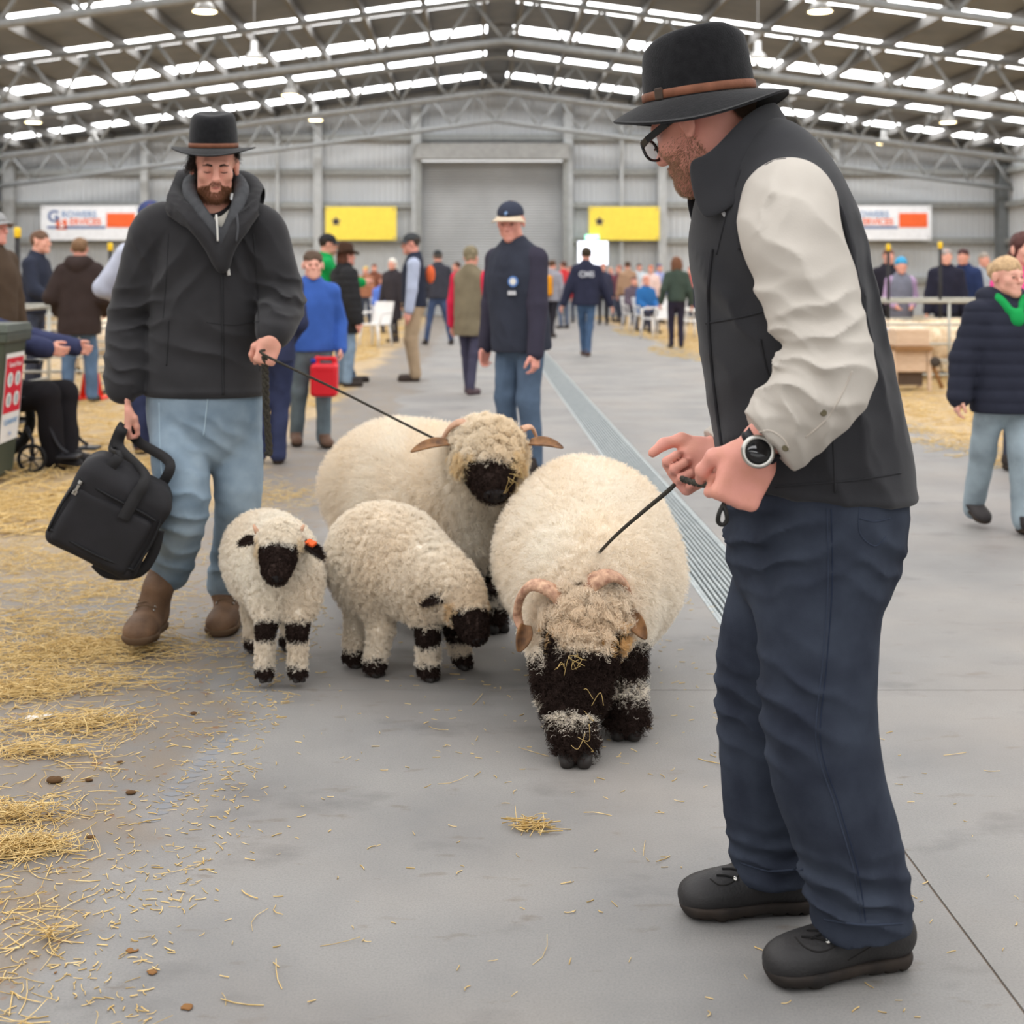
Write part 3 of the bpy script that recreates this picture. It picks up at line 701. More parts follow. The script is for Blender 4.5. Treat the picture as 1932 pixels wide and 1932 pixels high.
l2, B_ = sheep('curly white lamb with its black face lowered to the floor, right beside the ram',
    (-.345, 4.68, .392), (-.185, 4.55, .325), (-.052, 4.46, .292), (.006, 4.335, .168),
    [(V(-.175, 4.50, .25), V(-.158, 4.47, .150), G(808, 1284)), (V(-.10, 4.62, .25), V(-.07, 4.60, .13), G(872, 1262)), (V(-.335, 4.60, .29), V(-.318, 4.56, .15), G(706, 1275)), (V(-.40, 4.70, .29), V(-.405, 4.70, .14), G(668, 1258))],
    .138, .106, .029, .0066, .026, 76000, .0006, .0048, 1.5, .057, .42, 41, tan=.32, hl=.018, cl=.013, jit=.55, forecol=(236, 208, 168), bl=.010, bcurl=.0022, nf=3500, neck=[((-.115, 4.50, .325), .078)], belly=[(V(-.36, 4.67, .34), (.125, .12, .14))], mz=.70)
ear(l2, W(852, 1124, 4.40), W(795, 1132, 4.38), (0, -.6, 1), .017, EARB, hairc=BLACK)
ear(l2, W(925, 1112, 4.50), W(938, 1106, 4.58), (0, -.6, 1), .016, EARB, hairc=BLACK)
horn(l2, [W(852, 1112, 4.40), W(862, 1104, 4.40), W(872, 1102, 4.40)], .009, .004, HORN_P)
# ------------------------------------------------------------------ people: shared builders
def ik(a, b, l1, l2, hint):
    a, b = np.array(a, float), np.array(b, float); d = b-a; L = min(np.linalg.norm(d), (l1+l2)*.999); u = nrm(d)
    x = (l1*l1-l2*l2+L*L)/(2*L); y = math.sqrt(max(l1*l1-x*x, 0)); hh = np.array(hint, float); hh = nrm(hh-u*(hh@u))
    return a+u*x+hh*y
def head_sdf(S, c, F, L, U, sc=1.0, eyes='open', jaw=1.0, neck=None, nr=.056):
    T = lambda f, l, u: c+sc*(f*F+l*L+u*U); R = (F, L, U); q = sc
    S.ell(T(-.014, 0, .032), np.array((.099, .078, .088))*q, R, k=.01*q)
    S.ell(T(.024, 0, -.045), np.array((.066, .060*jaw, .066))*q, R, k=.03*q)
    S.cap(T(.030, -.040*jaw, -.070), T(.074, 0, -.098), .022*q, .020*q, k=.03*q); S.cap(T(.030, .040*jaw, -.070), T(.074, 0, -.098), .022*q, .020*q, k=.03*q)
    S.ell(T(.078, 0, -.094), .021*q, k=.02*q)
    S.cap(T(.079, -.034, .024), T(.079, .034, .024), .014*q, k=.016*q)
    for s in (-1, 1):
        S.ell(T(.060, s*.043, -.022), np.array((.026, .022, .026))*q, R, k=.022*q)
        S.ell(T(.104, s*.031, .002), np.array((.02, .018, .0125))*q, R, k=.014*q, op='sub')
        S.ell(T(.0755, s*.031, .001), np.array((.0135, .0145, .0115))*q, R, k=.006*q)
    S.cap(T(.091, 0, .014), T(.112, 0, -.026), .0085*q, .0125*q, k=.014*q)
    S.ell(T(.116, 0, -.028), .0105*q, k=.01*q)
    for s in (-1, 1): S.ell(T(.103, s*.0115, -.033), np.array((.011, .0075, .0075))*q, R, k=.006*q)
    S.ell(T(.083, 0, -.058), np.array((.016, .026, .02))*q, R, k=.012*q)
    S.cap(T(.097, -.017, -.058), T(.097, .017, -.058), .0052*q, k=.006*q); S.cap(T(.096, -.014, -.068), T(.096, .014, -.068), .006*q, k=.006*q)
    S.cap(T(.106, -.02, -.0632), T(.106, .02, -.0632), .0022*q, k=.004*q, op='sub')
    for s in (-1, 1):                                # ears
        fe = nrm(F*.35+L*s); Re = (nrm(np.cross(U, fe)), fe, U)
        S.ell(T(-.014, s*.084, -.003), np.array((.021, .0095, .034))*q, Re, k=.005*q)
        S.ell(T(-.004, s*.097, .004), np.array((.012, .010, .019))*q, Re, k=.003*q, op='sub')
        S.ell(T(-.010, s*.085, -.032), np.array((.010, .008, .010))*q, Re, k=.006*q)
    if neck is not None: S.tube([(T(-.018, 0, -.03), nr*.95*q, 1), (lerp(T(-.018, 0, -.06), neck, .5), nr*.96*q, 1), (neck, nr*1.1*q, 1)], k=.025*q)
    return T
def eyes(T, root, sc=1.0, open_=True):
    if not open_: return
    for s in (-1, 1):
        c = T(.0805, s*.031, .001)
        d = nrm(T(1, 0, 0)-T(0, 0, 0)); c = T(.0868, s*.031, -.001)
        MB().lathe([(.0, -.003*sc), (.0075*sc, -.0015*sc), (.0085*sc, .0), (.006*sc, .0015*sc), (0, .002*sc)], c, 12, rot_to(d)@np.diag((1.25, .62, 1))).build('eye', IRIS, root, True)
def rot_to(d):
    d = nrm(d); a = nrm(np.cross(d, (0, 0, 1) if abs(d[2]) < .9 else (1, 0, 0))); return np.stack([a, np.cross(d, a), d], 1)
EYEW = mat('eye_white', srgb(225, 220, 214), rough=.25); IRIS = mat('iris', srgb(50, 38, 30), rough=.2)
def hand_sdf(S, w, d, n, s, sc=1.0, curl=((80, 90, 50),)*4, thumb=None, k=.006, spread=.02):
    """w wrist, d finger direction, n palm normal, s thumb side"""
    d = nrm(d); n = np.array(n, float); n = nrm(n-d*(n@d)); s0 = np.cross(n, d); s = s0 if s0@np.array(s, float) > 0 else -s0
    T = lambda a, b, c: w+sc*(a*d+b*s+c*n)
    S.cap(T(-.02, 0, 0), T(.02, 0, 0), .029*sc, .030*sc, k=.02*sc, u=s, fa=.72)
    S.box(T(.055, 0, 0), np.array((.043, .041, .0145))*sc, (d, s, n), .013*sc, k=.02*sc)
    S.ell(T(.035, .026, .010), np.array((.034, .019, .016))*sc, (d, s, n), k=.015*sc)
    S.ell(T(.04, -.026, .008), np.array((.036, .015, .014))*sc, (d, s, n), k=.015*sc)
    Ls = (.072, .080, .074, .058); offs = (.0305, .0105, -.0100, -.0295); r0 = (.0098, .0102, .0097, .0085)
    curl = list(curl)*4 if len(curl) == 1 else curl
    tips = []
    for i in range(4):
        p = T(.090-(.006 if i == 3 else 0), offs[i], 0); a = 0
        S.ell(p, r0[i]*1.08*sc, k=.010*sc)
        for j, fr in enumerate((.46, .30, .24)):
            a += curl[i][j]; dd = d*math.cos(math.radians(a))+n*math.sin(math.radians(a))+s*spread*(1.5-i)
            q = p+nrm(dd)*Ls[i]*fr*sc; S.cap(p, q, r0[i]*(1-.09*j)*sc, r0[i]*(1-.09*(j+1))*sc, k=k*sc*.5); p = q
        tips.append(p)
    if thumb is None: thumb = ((.7, .7, .3), (.9, .2, .4), (.9, .0, .4))
    p = T(.018, .030, .006); rt = (.0150, .0128, .0112, .0095)
    for j, (tv, ll) in enumerate(zip(thumb, (.036, .036, .028))):
        dd = nrm(tv[0]*d+tv[1]*s+tv[2]*n); q = p+dd*ll*sc; S.cap(p, q, rt[j]*sc, rt[j+1]*sc, k=.008*sc); p = q
    return tips
def fedora(c, F, L, U, root, m, mband, sc=1.0, droop=(.03, .028, .012), brim=.062, pinch=.25, dent=.020, fs=.02, curlup=0.0):
    a, b = .104*sc, .087*sc; n = 56; v = []; f = []
    prof = [(1.0, 0), (.995, .015), (.985, .04), (.965, .066), (.935, .09), (.895, .108), (.83, .120), (.74, .126), (.6, .126), (.44, .123), (.28, .120), (.12, .118)]
    def pt(x, y, z): return c+F*x+L*y+U*z
    for sc_, z in prof:
        for i in range(n):
            th = i*2*math.pi/n; x = a*sc_*math.cos(th); y = b*sc_*math.sin(th); zz = z*sc*1.02
            tt = max(0, (z-.03)/.09)
            if x > 0: y *= 1-pinch*min(1, tt)*(x/a)**1.2
            zz -= min(1, tt)**2*(fs*(x/a)+.004)*sc
            zz -= dent*sc*math.exp(-(y/(.028*sc))**2)*(1 if z > .115 else max(0, (z-.1)/.015)*.6)*(1 if x < .6*a else .8)
            v.append(pt(x, y, zz))
    rows = len(prof); v.append(pt(0, 0, (.118-dent)*sc))
    f = [(i*n+j, i*n+(j+1) % n, (i+1)*n+(j+1) % n, (i+1)*n+j) for i in range(rows-1) for j in range(n)]
    f += [((rows-1)*n+j, (rows-1)*n+(j+1) % n, len(v)-1) for j in range(n)]
    # brim: upper and lower faces with a rounded edge
    nb = 9; base = len(v)
    for sd in (0, 1):
        for k in range(nb):
            rr = k/(nb-1)
            for i in range(n):
                th = i*2*math.pi/n; cx, sy = math.cos(th), math.sin(th); w = brim*sc*(1 if sd == 0 or k < nb-1 else .985)
                x = (a+w*rr)*cx; y = (b+w*rr)*sy
                dz = -(droop[0]*max(cx, 0)**2+droop[1]*sy**2+droop[2]*max(-cx, 0)**2)*sc*rr**1.3+curlup*sc*rr**2.2*sy**2
                v.append(pt(x, y, dz+(.0 if sd == 0 else -.0045*sc)))
    for sd in (0, 1):
        for k in range(nb-1):
            for j in range(n):
                q = (base+sd*nb*n+k*n+j, base+sd*nb*n+k*n+(j+1) % n, base+sd*nb*n+(k+1)*n+(j+1) % n, base+sd*nb*n+(k+1)*n+j)
                f.append(q[::-1] if sd == 0 else q)
    e0, e1 = base+(nb-1)*n, base+nb*n+(nb-1)*n
    f += [(e0+j, e0+(j+1) % n, e1+(j+1) % n, e1+j) for j in range(n)]
    hat = mk('hat', v, f, m, root); hat.modifiers.new('round', 'SUBSURF').render_levels = 1; hat.modifiers['round'].levels = 1
    bd = []; bz = (.002, .004, .016, .018); bo = (1.0, 1.022, 1.018, .995)
    for z, o_ in zip(bz, bo):
        for i in range(n): th = i*2*math.pi/n; bd.append(pt(a*o_*math.cos(th), b*o_*math.sin(th), z*sc))
    band = mk('hat_band', bd, [(i*n+j, i*n+(j+1) % n, (i+1)*n+(j+1) % n, (i+1)*n+j) for i in range(3) for j in range(n)], mband, hat)
    band['label'] = 'brown leather hat band'
    return hat, pt, (a, b)
def boot(root, heel, toe, mu, ms, h=.006, tall=.10, wd=.05, ankle=None, lift=0, name='boot', lace=None, sc=1.0, tongue=True):
    heel, toe = np.array(heel, float), np.array(toe, float); f = nrm(toe-heel); s = nrm(np.cross((0, 0, 1), f)); u = np.cross(f, s); Ln = np.linalg.norm(toe-heel)
    T = lambda a, b, c: heel+f*a*Ln+s*b+u*c
    top = T(.20, 0, tall) if ankle is None else np.array(ankle, float)
    lo = np.minimum(np.minimum(heel, toe), top)-.12; hi = np.maximum(np.maximum(heel, toe), top)+.12
    S = SDF(lo, hi, h)
    S.tube([(T(.13, 0, .058), .038*sc, 1), (T(.36, 0, .060), .040*sc, .98), (T(.60, 0, .050), .044*sc, .84), (T(.76, 0, .044), .044*sc, .74), (T(.87, 0, .040), .037*sc, .72)], u=s, k=.02)
    S.cap(T(.17, 0, .07), top, .042*sc, .048*sc, k=.035); S.cap(T(.36, 0, .09), lerp(T(.50, 0, .09), top, .5), .036*sc, .042*sc, k=.035)
    S.cut(T(0, 0, .016), -u); S.cut(top, (0, 0, 1))
    b = S.build(name, mu, root)
    # sole with tread
    S = SDF(lo, hi, h*.9)
    S.cap(T(.14, 0, .026), T(.45, 0, .028), .047*sc, .045*sc, k=.01, u=s, fa=.75, fb=.7); S.cap(T(.45, 0, .028), T(.70, 0, .026), .045*sc, .056*sc, k=.01, u=s, fa=.7, fb=.6); S.cap(T(.70, 0, .026), T(.85, 0, .030), .056*sc, .051*sc, k=.01, u=s, fa=.6, fb=.65)
    S.cut(T(0, 0, 0), -u); S.cut(T(0, 0, .033), u, .006)
    for a in np.linspace(.06, .96, 10): S.box(T(a, 0, 0), (.004, .09, .009), (f, s, u), .001, k=.002, op='sub')
    S.cap(T(.42, -.1, -.006), T(.42, .1, -.006), .016, k=.006, op='sub')
    S.build('sole', ms, b)
    if lace is not None:
        for i, a in enumerate((.50, .44, .385)):
            c = T((.56, .50, .44)[i], 0, (.108, .117, .127)[i])
            p, q = c+s*.026*sc, c-s*.026*sc
            MB().tube(crv([p-u*.012, p+u*.002, c+u*.010+f*.004, q+u*.002, q-u*.012], 4), .0022, 6).build('lace', lace, b, True)
            for z in (p, q): MB().lathe([(.0025, -.001), (.0055, -.001), (.005, .002), (.0025, .002)], z+u*.0005-u*.008+nrm(z-c)*.003, 10, rot_to(nrm(z-c)*.8+u*.5)).build('eyelet', STEEL, b, True)
    return b, T
STEEL = mat('steel', srgb(190, 188, 182), rough=.28, metal=1, var=.05)
HATM = mat('black_felt', srgb(24, 24, 26), col2=srgb(33, 33, 35), rough=.95, vscale=60, bump=.5, bscale=350, spec=.1, sheen=.15)
BANDM = mat('tan_leather', srgb(112, 70, 50), col2=srgb(134, 86, 64), rough=.6, vscale=30, bump=.3, bscale=200)
def jeans(S, hipL, hipR, legs, waist, rw, fr=(0, 1, 0), k=.03):
    """legs: list of section lists"""
    S.tube([(waist[0], rw[0], rw[1]), (lerp(waist[0], waist[1], .5), rw[0]*1.02, rw[1]*1.02), (waist[1], rw[0]*.98, rw[1])], u=fr, k=k)
    for secs in legs: S.tube(secs, k=k)
    return S
# ------------------------------------------------------------------ man in black vest holding the ram's rope
YM = 2.72
man = thing('person', G(1560, 1790), 'man in black vest, cream shirt, dark jeans and black felt hat, pulling a short rope', 'person')
VEST = mat('vest_softshell', srgb(42, 42, 45), col2=srgb(50, 50, 53), rough=.88, vscale=8, bump=.25, bscale=600, spec=.15, sheen=.12)
SHIRT = mat('cream_cotton', srgb(184, 177, 168), col2=srgb(198, 191, 182), rough=.9, vscale=5, bump=.2, bscale=500, spec=.15)
JEAN1 = mat('dark_denim', srgb(41, 45, 56), col2=srgb(59, 65, 77), rough=.95, vscale=9, detail=8, bump=.45, bscale=520, spec=.1, bdist=.001)
hc = W(1324, 230, 2.735); Fh, Lh, Uh = frame((-.68, .60, -.40)); 
roll = math.radians(-4); Lh, Uh = Lh*math.cos(roll)+Uh*math.sin(roll), Uh*math.cos(roll)-Lh*math.sin(roll)
neck = W(1432, 372, 2.73)
wl, el, sh = W(1428, 848, 2.50), W(1572, 700, 2.43), W(1488, 400, 2.515)          # left wrist, elbow, shoulder
wr, er, sr = W(1350, 856, 2.745), W(1480, 720, 2.93), W(1440, 400, 2.92)
S = SDF(W(1195, 1000, 2.45), W(1640, 60, 2.98)+V(0, .02, 0), .0036)
Th = head_sdf(S, hc, Fh, Lh, Uh, 1.0, jaw=1.05, neck=neck, nr=.062)
S.tube([(neck, .07, 1), (W(1455, 440, 2.72), .10, 1.1), (W(1490, 600, 2.72), .11, 1.1)], u=(0, 1, 0), k=.04)
for a, b, c in ((sh, el, wl), (sr, er, wr)): S.cap(a, b, .048, .042, k=.03); S.cap(b, c, .043, .030, k=.02); S.cap(W(1455, 420, 2.72), a, .07, .055, k=.03)
dl = nrm(V(-.40, .06, -.90))
hand_sdf(S, wl, dl, (-.10, .97, .05), (-1, 0, .4), 1.12, curl=((74, 92, 60), (80, 95, 60), (84, 95, 60), (88, 95, 60)), thumb=((.62, .62, .45), (.85, .05, .5), (.6, -.35, .7)))
dr = nrm(V(-.86, -.08, -.50))
hand_sdf(S, wr, dr, (-.12, -.93, .30), (0, .1, 1), 1.02, curl=((84, 88, 60), (90, 92, 60), (94, 95, 60), (96, 95, 55)), thumb=((.66, .70, .15), (1, .30, .0), (1, -.12, -.10)))
body = S.build('body', SKIN_R, man)
# hair at the nape, stubble beard
HAIRB = mat('hair_brown', srgb(84, 66, 54), rough=.6, var=.2, vscale=40); BEARDM = wool_mat('beard_hair', .3)
v = np.array([q.co for q in body.data.vertices])+wloc(man); fc = np.zeros(len(body.data.polygons)*4, int); body.data.polygons.foreach_get('vertices', fc); fc = fc.reshape(-1, 4)
def hl(P, c=hc, F=Fh, L=Lh, U=Uh): q = P-c; return q@F, q@L, q@U
def wb(p):
    f, l, u = hl(p); return (np.clip((-.012-.30*np.maximum(0, .03-f)-u)/.035, 0, 1)**1.5)*((u > -.125) & (f > -.015) & (np.abs(l) < .09) & ~((np.abs(l) < .028) & (f > .085) & (u > -.052))).astype(float)+1e-9
P, N = scatter(v, fc, 8000, 5, wb); rg = np.random.default_rng(2)
bc = np.array(srgb(176, 146, 122))*rg.uniform(.6, 1.3, (8000, 1))
strands('beard', P, N+np.array((0, 0, -.9)), BEARDM, man, .0055, .0003, npt=4, jit=.35, col=bc, seed=4)
def wh(p):
    f, l, u = hl(p); return ((f < .012-.10*(u < .02)*1.0+.0) & (u > -.058-.2*(f+.05)) & (u < .025) & (np.abs(l) < .092) & ~((np.abs(l) > .068) & (f > -.042) & (u < .035))).astype(float)+1e-9
P, N = scatter(v, fc, 9000, 6, wh)
strands('hair', P, N*.6-np.array(Uh)*.9, HAIRB, man, .016, .0005, npt=4, jit=.2, seed=6)
# glasses
def lens_mat():
    m = bpy.data.materials.new('spectacle_lens'); m.use_nodes = True; N, L = m.node_tree.nodes, m.node_tree.links; N.remove(N['Principled BSDF'])
    t = N.new('ShaderNodeBsdfTransparent'); g = N.new('ShaderNodeBsdfGlossy'); g.inputs['Roughness'].default_value = .03; x = N.new('ShaderNodeMixShader'); x.inputs[0].default_value = .22
    L.new(t.outputs[0], x.inputs[1]); L.new(g.outputs[0], x.inputs[2]); L.new(x.outputs[0], N['Material Output'].inputs[0]); return m
FRAMEM = mat('black_acetate', srgb(20, 20, 22), rough=.25, spec=.5); LENSM = lens_mat()
gl = link('glasses', None, man); gl.location = tuple(Th(.11, 0, 0)-wloc(man))
for s in (-1, 1):
    ring = []
    for i in range(28):
        a = i*2*math.pi/28; x = .0285*np.sign(math.cos(a))*abs(math.cos(a))**.65; z = .0225*np.sign(math.sin(a))*abs(math.sin(a))**.65
        ring.append(Th(.113-.25*abs(x*s+.0)*0-.10*max(0, s*x), s*.034+x, -.006+z))
    MB().tube(ring+[ring[0]], .0031, 6, False).build('rim', FRAMEM, gl, True)
    cen = sum(ring)/len(ring); MB().add(ring+[cen], [(i, (i+1) % 28, 28) for i in range(28)]).build('lens', LENSM, gl, True)
    tm = [Th(.108, s*.062, .004), Th(.09, s*.070, .006), Th(.03, s*.080, .010), Th(-.012, s*.084, .014)]
    mb = MB()
    for p, q in zip(tm[:-1], tm[1:]):
        d = nrm(q-p); w = nrm(np.cross(Uh, d)); mb.box((p+q)/2, (np.linalg.norm(q-p)/2+.002, .0022, .0072), np.stack([d, w, np.cross(d, w)], 1))
    mb.build('temple_arm', FRAMEM, gl, bevel=.001)
MB().tube([Th(.116, -.009, -.002), Th(.120, 0, .001), Th(.116, .009, -.002)], .0028, 6).build('bridge', FRAMEM, gl, True)
# hat
Uq = nrm(Uh+.12*Lh*0-.02*Fh); hat, hpt, ab = fedora(W(1319, 183, 2.732), *frame(V(-.88, .36, -.095), V(0.02, -.10, 1)), man, HATM, BANDM, 1.07, droop=(.022, .044, .010), brim=.060, fs=.010)
hb = hpt(ab[0]*math.cos(1.0), ab[1]*math.sin(1.0)*1.03, .012); fN = frame(V(-.88, .36, -.095), V(0.02, -.10, 1))
MB().box(hb, (.010, .004, .012), np.stack([nrm(-fN[0]*math.sin(1.0)+fN[1]*math.cos(1.0)), nrm(fN[0]*math.cos(1.0)+fN[1]*math.sin(1.0)), fN[2]], 1)).build('band_keeper', plain((70, 58, 50)), hat, bevel=.003)
# jeans
hipL, hipR = W(1545, 985, 2.63), W(1535, 985, 2.83)
S = SDF(W(1330, 1800, 2.75)-V(0, .3, 0), W(1740, 880, 2.75)+V(0, .3, 0), .0062)
S.tube([(W(1540, 880, YM), .182, .86), (W(1538, 960, YM), .188, .86), (W(1532, 1050, YM), .180, .88)], u=(0, 1, 0), k=.03)
nl = [(W(1545, 1010, 2.635), .098, 1), (W(1543, 1180, 2.62), .0975, 1), (W(1541, 1330, 2.60), .090, 1), (W(1560, 1460, 2.595), .087, 1), (W(1602, 1600, 2.595), .083, 1), (W(1630, 1745, 2.60), .082, 1)]
fl_ = [(W(1520, 1010, 2.82), .095, 1), (W(1462, 1180, 2.83), .094, 1), (W(1442, 1330, 2.84), .084, 1), (W(1446, 1460, 2.845), .076, 1), (W(1455, 1560, 2.85), .072, 1), (W(1462, 1650, 2.855), .074, 1)]
S.tube(nl, k=.045); S.tube(fl_, k=.045)
S.cap(W(1570, 1000, 2.65), W(1560, 1060, 2.65), .11, .10, k=.05); S.cap(W(1575, 1000, 2.8), W(1550, 1060, 2.8), .11, .10, k=.05)
S.cut(W(1630, 1748, 2.6), nrm(V(.12, 0, -1)))
S.disp(lambda p: -.0016*noise(p, 22, 1)-.0016*ridge(p, 15, 8)+fold(W(1600, 1690, 2.55), (.12, .15, .07), (.25, .1, 1), .045, .010)(p)+fold(W(1460, 1610, 2.8), (.1, .15, .06), (.1, .2, 1), .04, .008)(p)
       + fold(W(1480, 1330, 2.55), (.1, .2, .10), (.5, 0, 1), .06, .007)(p)+fold(W(1440, 1020, 2.6), (.12, .25, .08), (-.5, 0, 1), .05, .009)(p)+fold(W(1650, 1060, 2.6), (.09, .2, .07), (.6, 0, 1), .05, .006)(p)+fold(W(1390, 1330, 2.8), (.07, .2, .1), (.3, 0, 1), .05, .006)(p))
trs = S.build('jeans', JEAN1, man, 1)
STITCH = mat('denim_seam', srgb(50, 57, 72), rough=.95, bump=.3, bscale=600); STITD = mat('denim_seam_dark', srgb(34, 42, 60), rough=.95)
from mathutils.bvhtree import BVHTree
def skin_line(obj, pts, off, eye=(0, 0, HC), n=10):
    """follow the surface of obj along points, seen from outside towards its middle"""
    bm = BVHTree.FromPolygons([tuple(q.co) for q in obj.data.vertices], [tuple(p.vertices) for p in obj.data.polygons]); o = wloc(obj.parent); out = []
    for p in crv(pts, n):
        src = Vector(tuple(np.array(eye)-o)); d = Vector(tuple(p-np.array(eye))).normalized(); h = bm.ray_cast(src, d)
        if h[0] is not None: out.append(np.array(h[0])+o+np.array(h[1])*off)
    return out
def seam(obj, pts, m, r, parent=None, off=0, name='seam', n=10):
    L = skin_line(obj, pts, off, n=n)
    if len(L) > 2: return MB().tube(L, r, 6).build(name, m, parent or obj, True)
seam(trs, [W(1560, 960, 2.5), W(1562, 1100, 2.5), W(1552, 1250, 2.5), W(1540, 1400, 2.5), W(1575, 1520, 2.5), W(1610, 1640, 2.5), W(1625, 1740, 2.5)], STITCH, .0014)
seam(trs, [W(1568, 960, 2.5), W(1570, 1100, 2.5), W(1560, 1250, 2.5), W(1548, 1400, 2.5), W(1583, 1520, 2.5), W(1618, 1640, 2.5), W(1633, 1740, 2.5)], STITD, .0012)
for a in ([(1622, 955), (1622, 1005), (1650, 1030), (1672, 1012)], [(1622, 978), (1650, 984), (1680, 978)]): seam(trs, [W(x, y, 2.5) for x, y in a], STITCH, .0016, n=8)
seam(trs, [W(1556, 1735, 2.4), W(1630, 1745, 2.4), W(1704, 1742, 2.4)], STITCH, .0022, n=8, name='hem')
seam(trs, [W(1398, 1628, 2.6), W(1450, 1643, 2.6), W(1515, 1640, 2.6)], STITCH, .0022, n=8, name='hem')
# vest
S = SDF(W(1280, 960, YM)-V(0, .3, 0), W(1745, 180, YM)+V(0, .3, 0), .0052)
vs_ = [((1546, 940), 170, .196), ((1534, 860), 166, .195), ((1518, 780), 164, .192), ((1504, 700), 163, .192), ((1487, 600), 161, .198), ((1468, 500), 154, .208), ((1456, 420), 142, .205), ((1450, 355), 112, .175), ((1442, 310), 84, .115)]
S.tube([(W(*c, YM), rl, rx*YM/FPX/rl) for c, rx, rl in vs_], u=(0, 1, 0), k=.03, sub=2)
for q in (W(1486, 372, 2.555), W(1470, 375, 2.88)): S.cap(W(1446, 350, YM), q, .085, .070, k=.04)
# armhole on the near side
S.ell(W(1488, 432, 2.42), (.083, .11, .125), (nrm(V(1, 0, .25)), V(0, 1, 0), nrm(V(-.25, 0, 1))), k=.012, op='sub')
S.cut(W(1546, 926, YM), nrm(V(-.09, 0, -1)), .008)
S.disp(lambda p: -.0012*noise(p, 13, 4)+fold(W(1350, 560, 2.6), (.12, .2, .12), (.85, 0, .5), .075, .006)(p)+fold(W(1600, 860, 2.55), (.12, .2, .12), (.95, 0, .3), .09, .005)(p)+fold(W(1400, 860, 2.55), (.10, .2, .12), (.8, 0, -.6), .07, .006)(p)+fold(W(1640, 620, 2.6), (.06, .2, .2), (1, 0, .25), .05, .005)(p)
       -.004*np.exp(-((p[:, 2]-W(0, 915, YM)[2]+.09*(p[:, 0]-.676))/.009)**2))
vest = S.build('vest', VEST, man, 1)
TRIM = mat('vest_trim', srgb(44, 44, 47), rough=.9, bump=.2, bscale=500)
seam(vest, [W(x, y, 2.4) for x, y in ((1398, 470), (1396, 420), (1410, 360), (1445, 318), (1490, 306), (1545, 335), (1585, 400), (1605, 480), (1622, 560), (1640, 640), (1652, 700))], TRIM, .0065, off=.001, name='armhole_trim', n=12)
seam(vest, [W(x, y, 2.4) for x, y in ((1332, 610), (1400, 598), (1450, 585))], TRIM, .0022, name='seam')
seam(vest, [W(x, y, 2.4) for x, y in ((1570, 765), (1572, 830), (1576, 930))], TRIM, .0022, name='seam')
seam(vest, [W(x, y, 2.4) for x, y in ((1462, 918), (1540, 912), (1620, 905), (1700, 892))], TRIM, .0022, name='seam')
seam(vest, [W(x, y, 2.4) for x, y in ((1434, 640), (1444, 690), (1452, 720))], TRIM, .004, name='pocket_zip')
seam(vest, [W(x, y, 2.4) for x, y in ((1345, 470), (1338, 540), (1340, 640), (1352, 760), (1366, 860))], TRIM, .0035, off=.002, name='front_zip', n=14)
seam(vest, [W(x, y, 2.4) for x, y in ((1398, 320), (1372, 400), (1352, 480))], TRIM, .0022, name='seam')
lg = skin_line(vest, [W(1367, 402, 2.4), W(1369, 407, 2.4)], .003)
if lg: MB().box(lg[0], (.007, .0015, .0035), rotm((0, 1, 0), 55)).build('chest_logo', plain((190, 190, 192)), vest, bevel=.001)['label'] = 'tiny pale logo tab'
# stand-up collar: front corner, tall back
def collar(rows, m, parent, name, th=.010):
    nr_, nc = len(rows), len(rows[0]); v = [p for r in rows for p in r]
    f = [(i*nc+j, i*nc+j+1, (i+1)*nc+j+1, (i+1)*nc+j) for i in range(nr_-1) for j in range(nc-1)]
    o = mk(name, v, f, m, parent); s = o.modifiers.new('t', 'SOLIDIFY'); s.thickness = th; s.offset = 0; s = o.modifiers.new('r', 'SUBSURF'); s.levels = s.render_levels = 2
    return o
top = [(1296, 296, 2.635), (1330, 296, 2.605), (1372, 250, 2.60), (1415, 205, 2.625), (1455, 190, 2.685), (1466, 192, 2.75), (1440, 210, 2.84), (1385, 262, 2.87), (1330, 300, 2.86), (1300, 320, 2.82)]
mid_ = [(1302, 352, 2.62), (1345, 350, 2.59), (1392, 310, 2.585), (1440, 265, 2.61), (1482, 240, 2.68), (1494, 240, 2.76), (1465, 265, 2.86), (1410, 320, 2.89), (1350, 355, 2.88), (1306, 372, 2.83)]
bot = [(1322, 425, 2.60), (1365, 405, 2.565), (1415, 368, 2.56), (1465, 322, 2.59), (1508, 292, 2.67), (1520, 292, 2.77), (1492, 325, 2.88), (1435, 375, 2.915), (1370, 410, 2.90), (1318, 430, 2.84)]
collar([[W(*p) for p in r] for r in (top, mid_, bot)], VEST, man, 'vest_collar', .011)
fl2 = [[W(*p) for p in r] for r in (((1290, 366, 2.80), (1312, 352, 2.83), (1330, 352, 2.86)), ((1305, 420, 2.76), (1325, 410, 2.80), (1345, 410, 2.84)), ((1318, 475, 2.74), (1335, 470, 2.78), (1352, 470, 2.82)))]
collar(fl2, VEST, man, 'vest_collar', .008)
collar([[W(1312, 372, 2.70), W(1322, 366, 2.73)], [W(1322, 388, 2.69), W(1334, 384, 2.72)], [W(1330, 400, 2.685), W(1340, 398, 2.71)]], SHIRT, man, 'shirt_collar', .004)
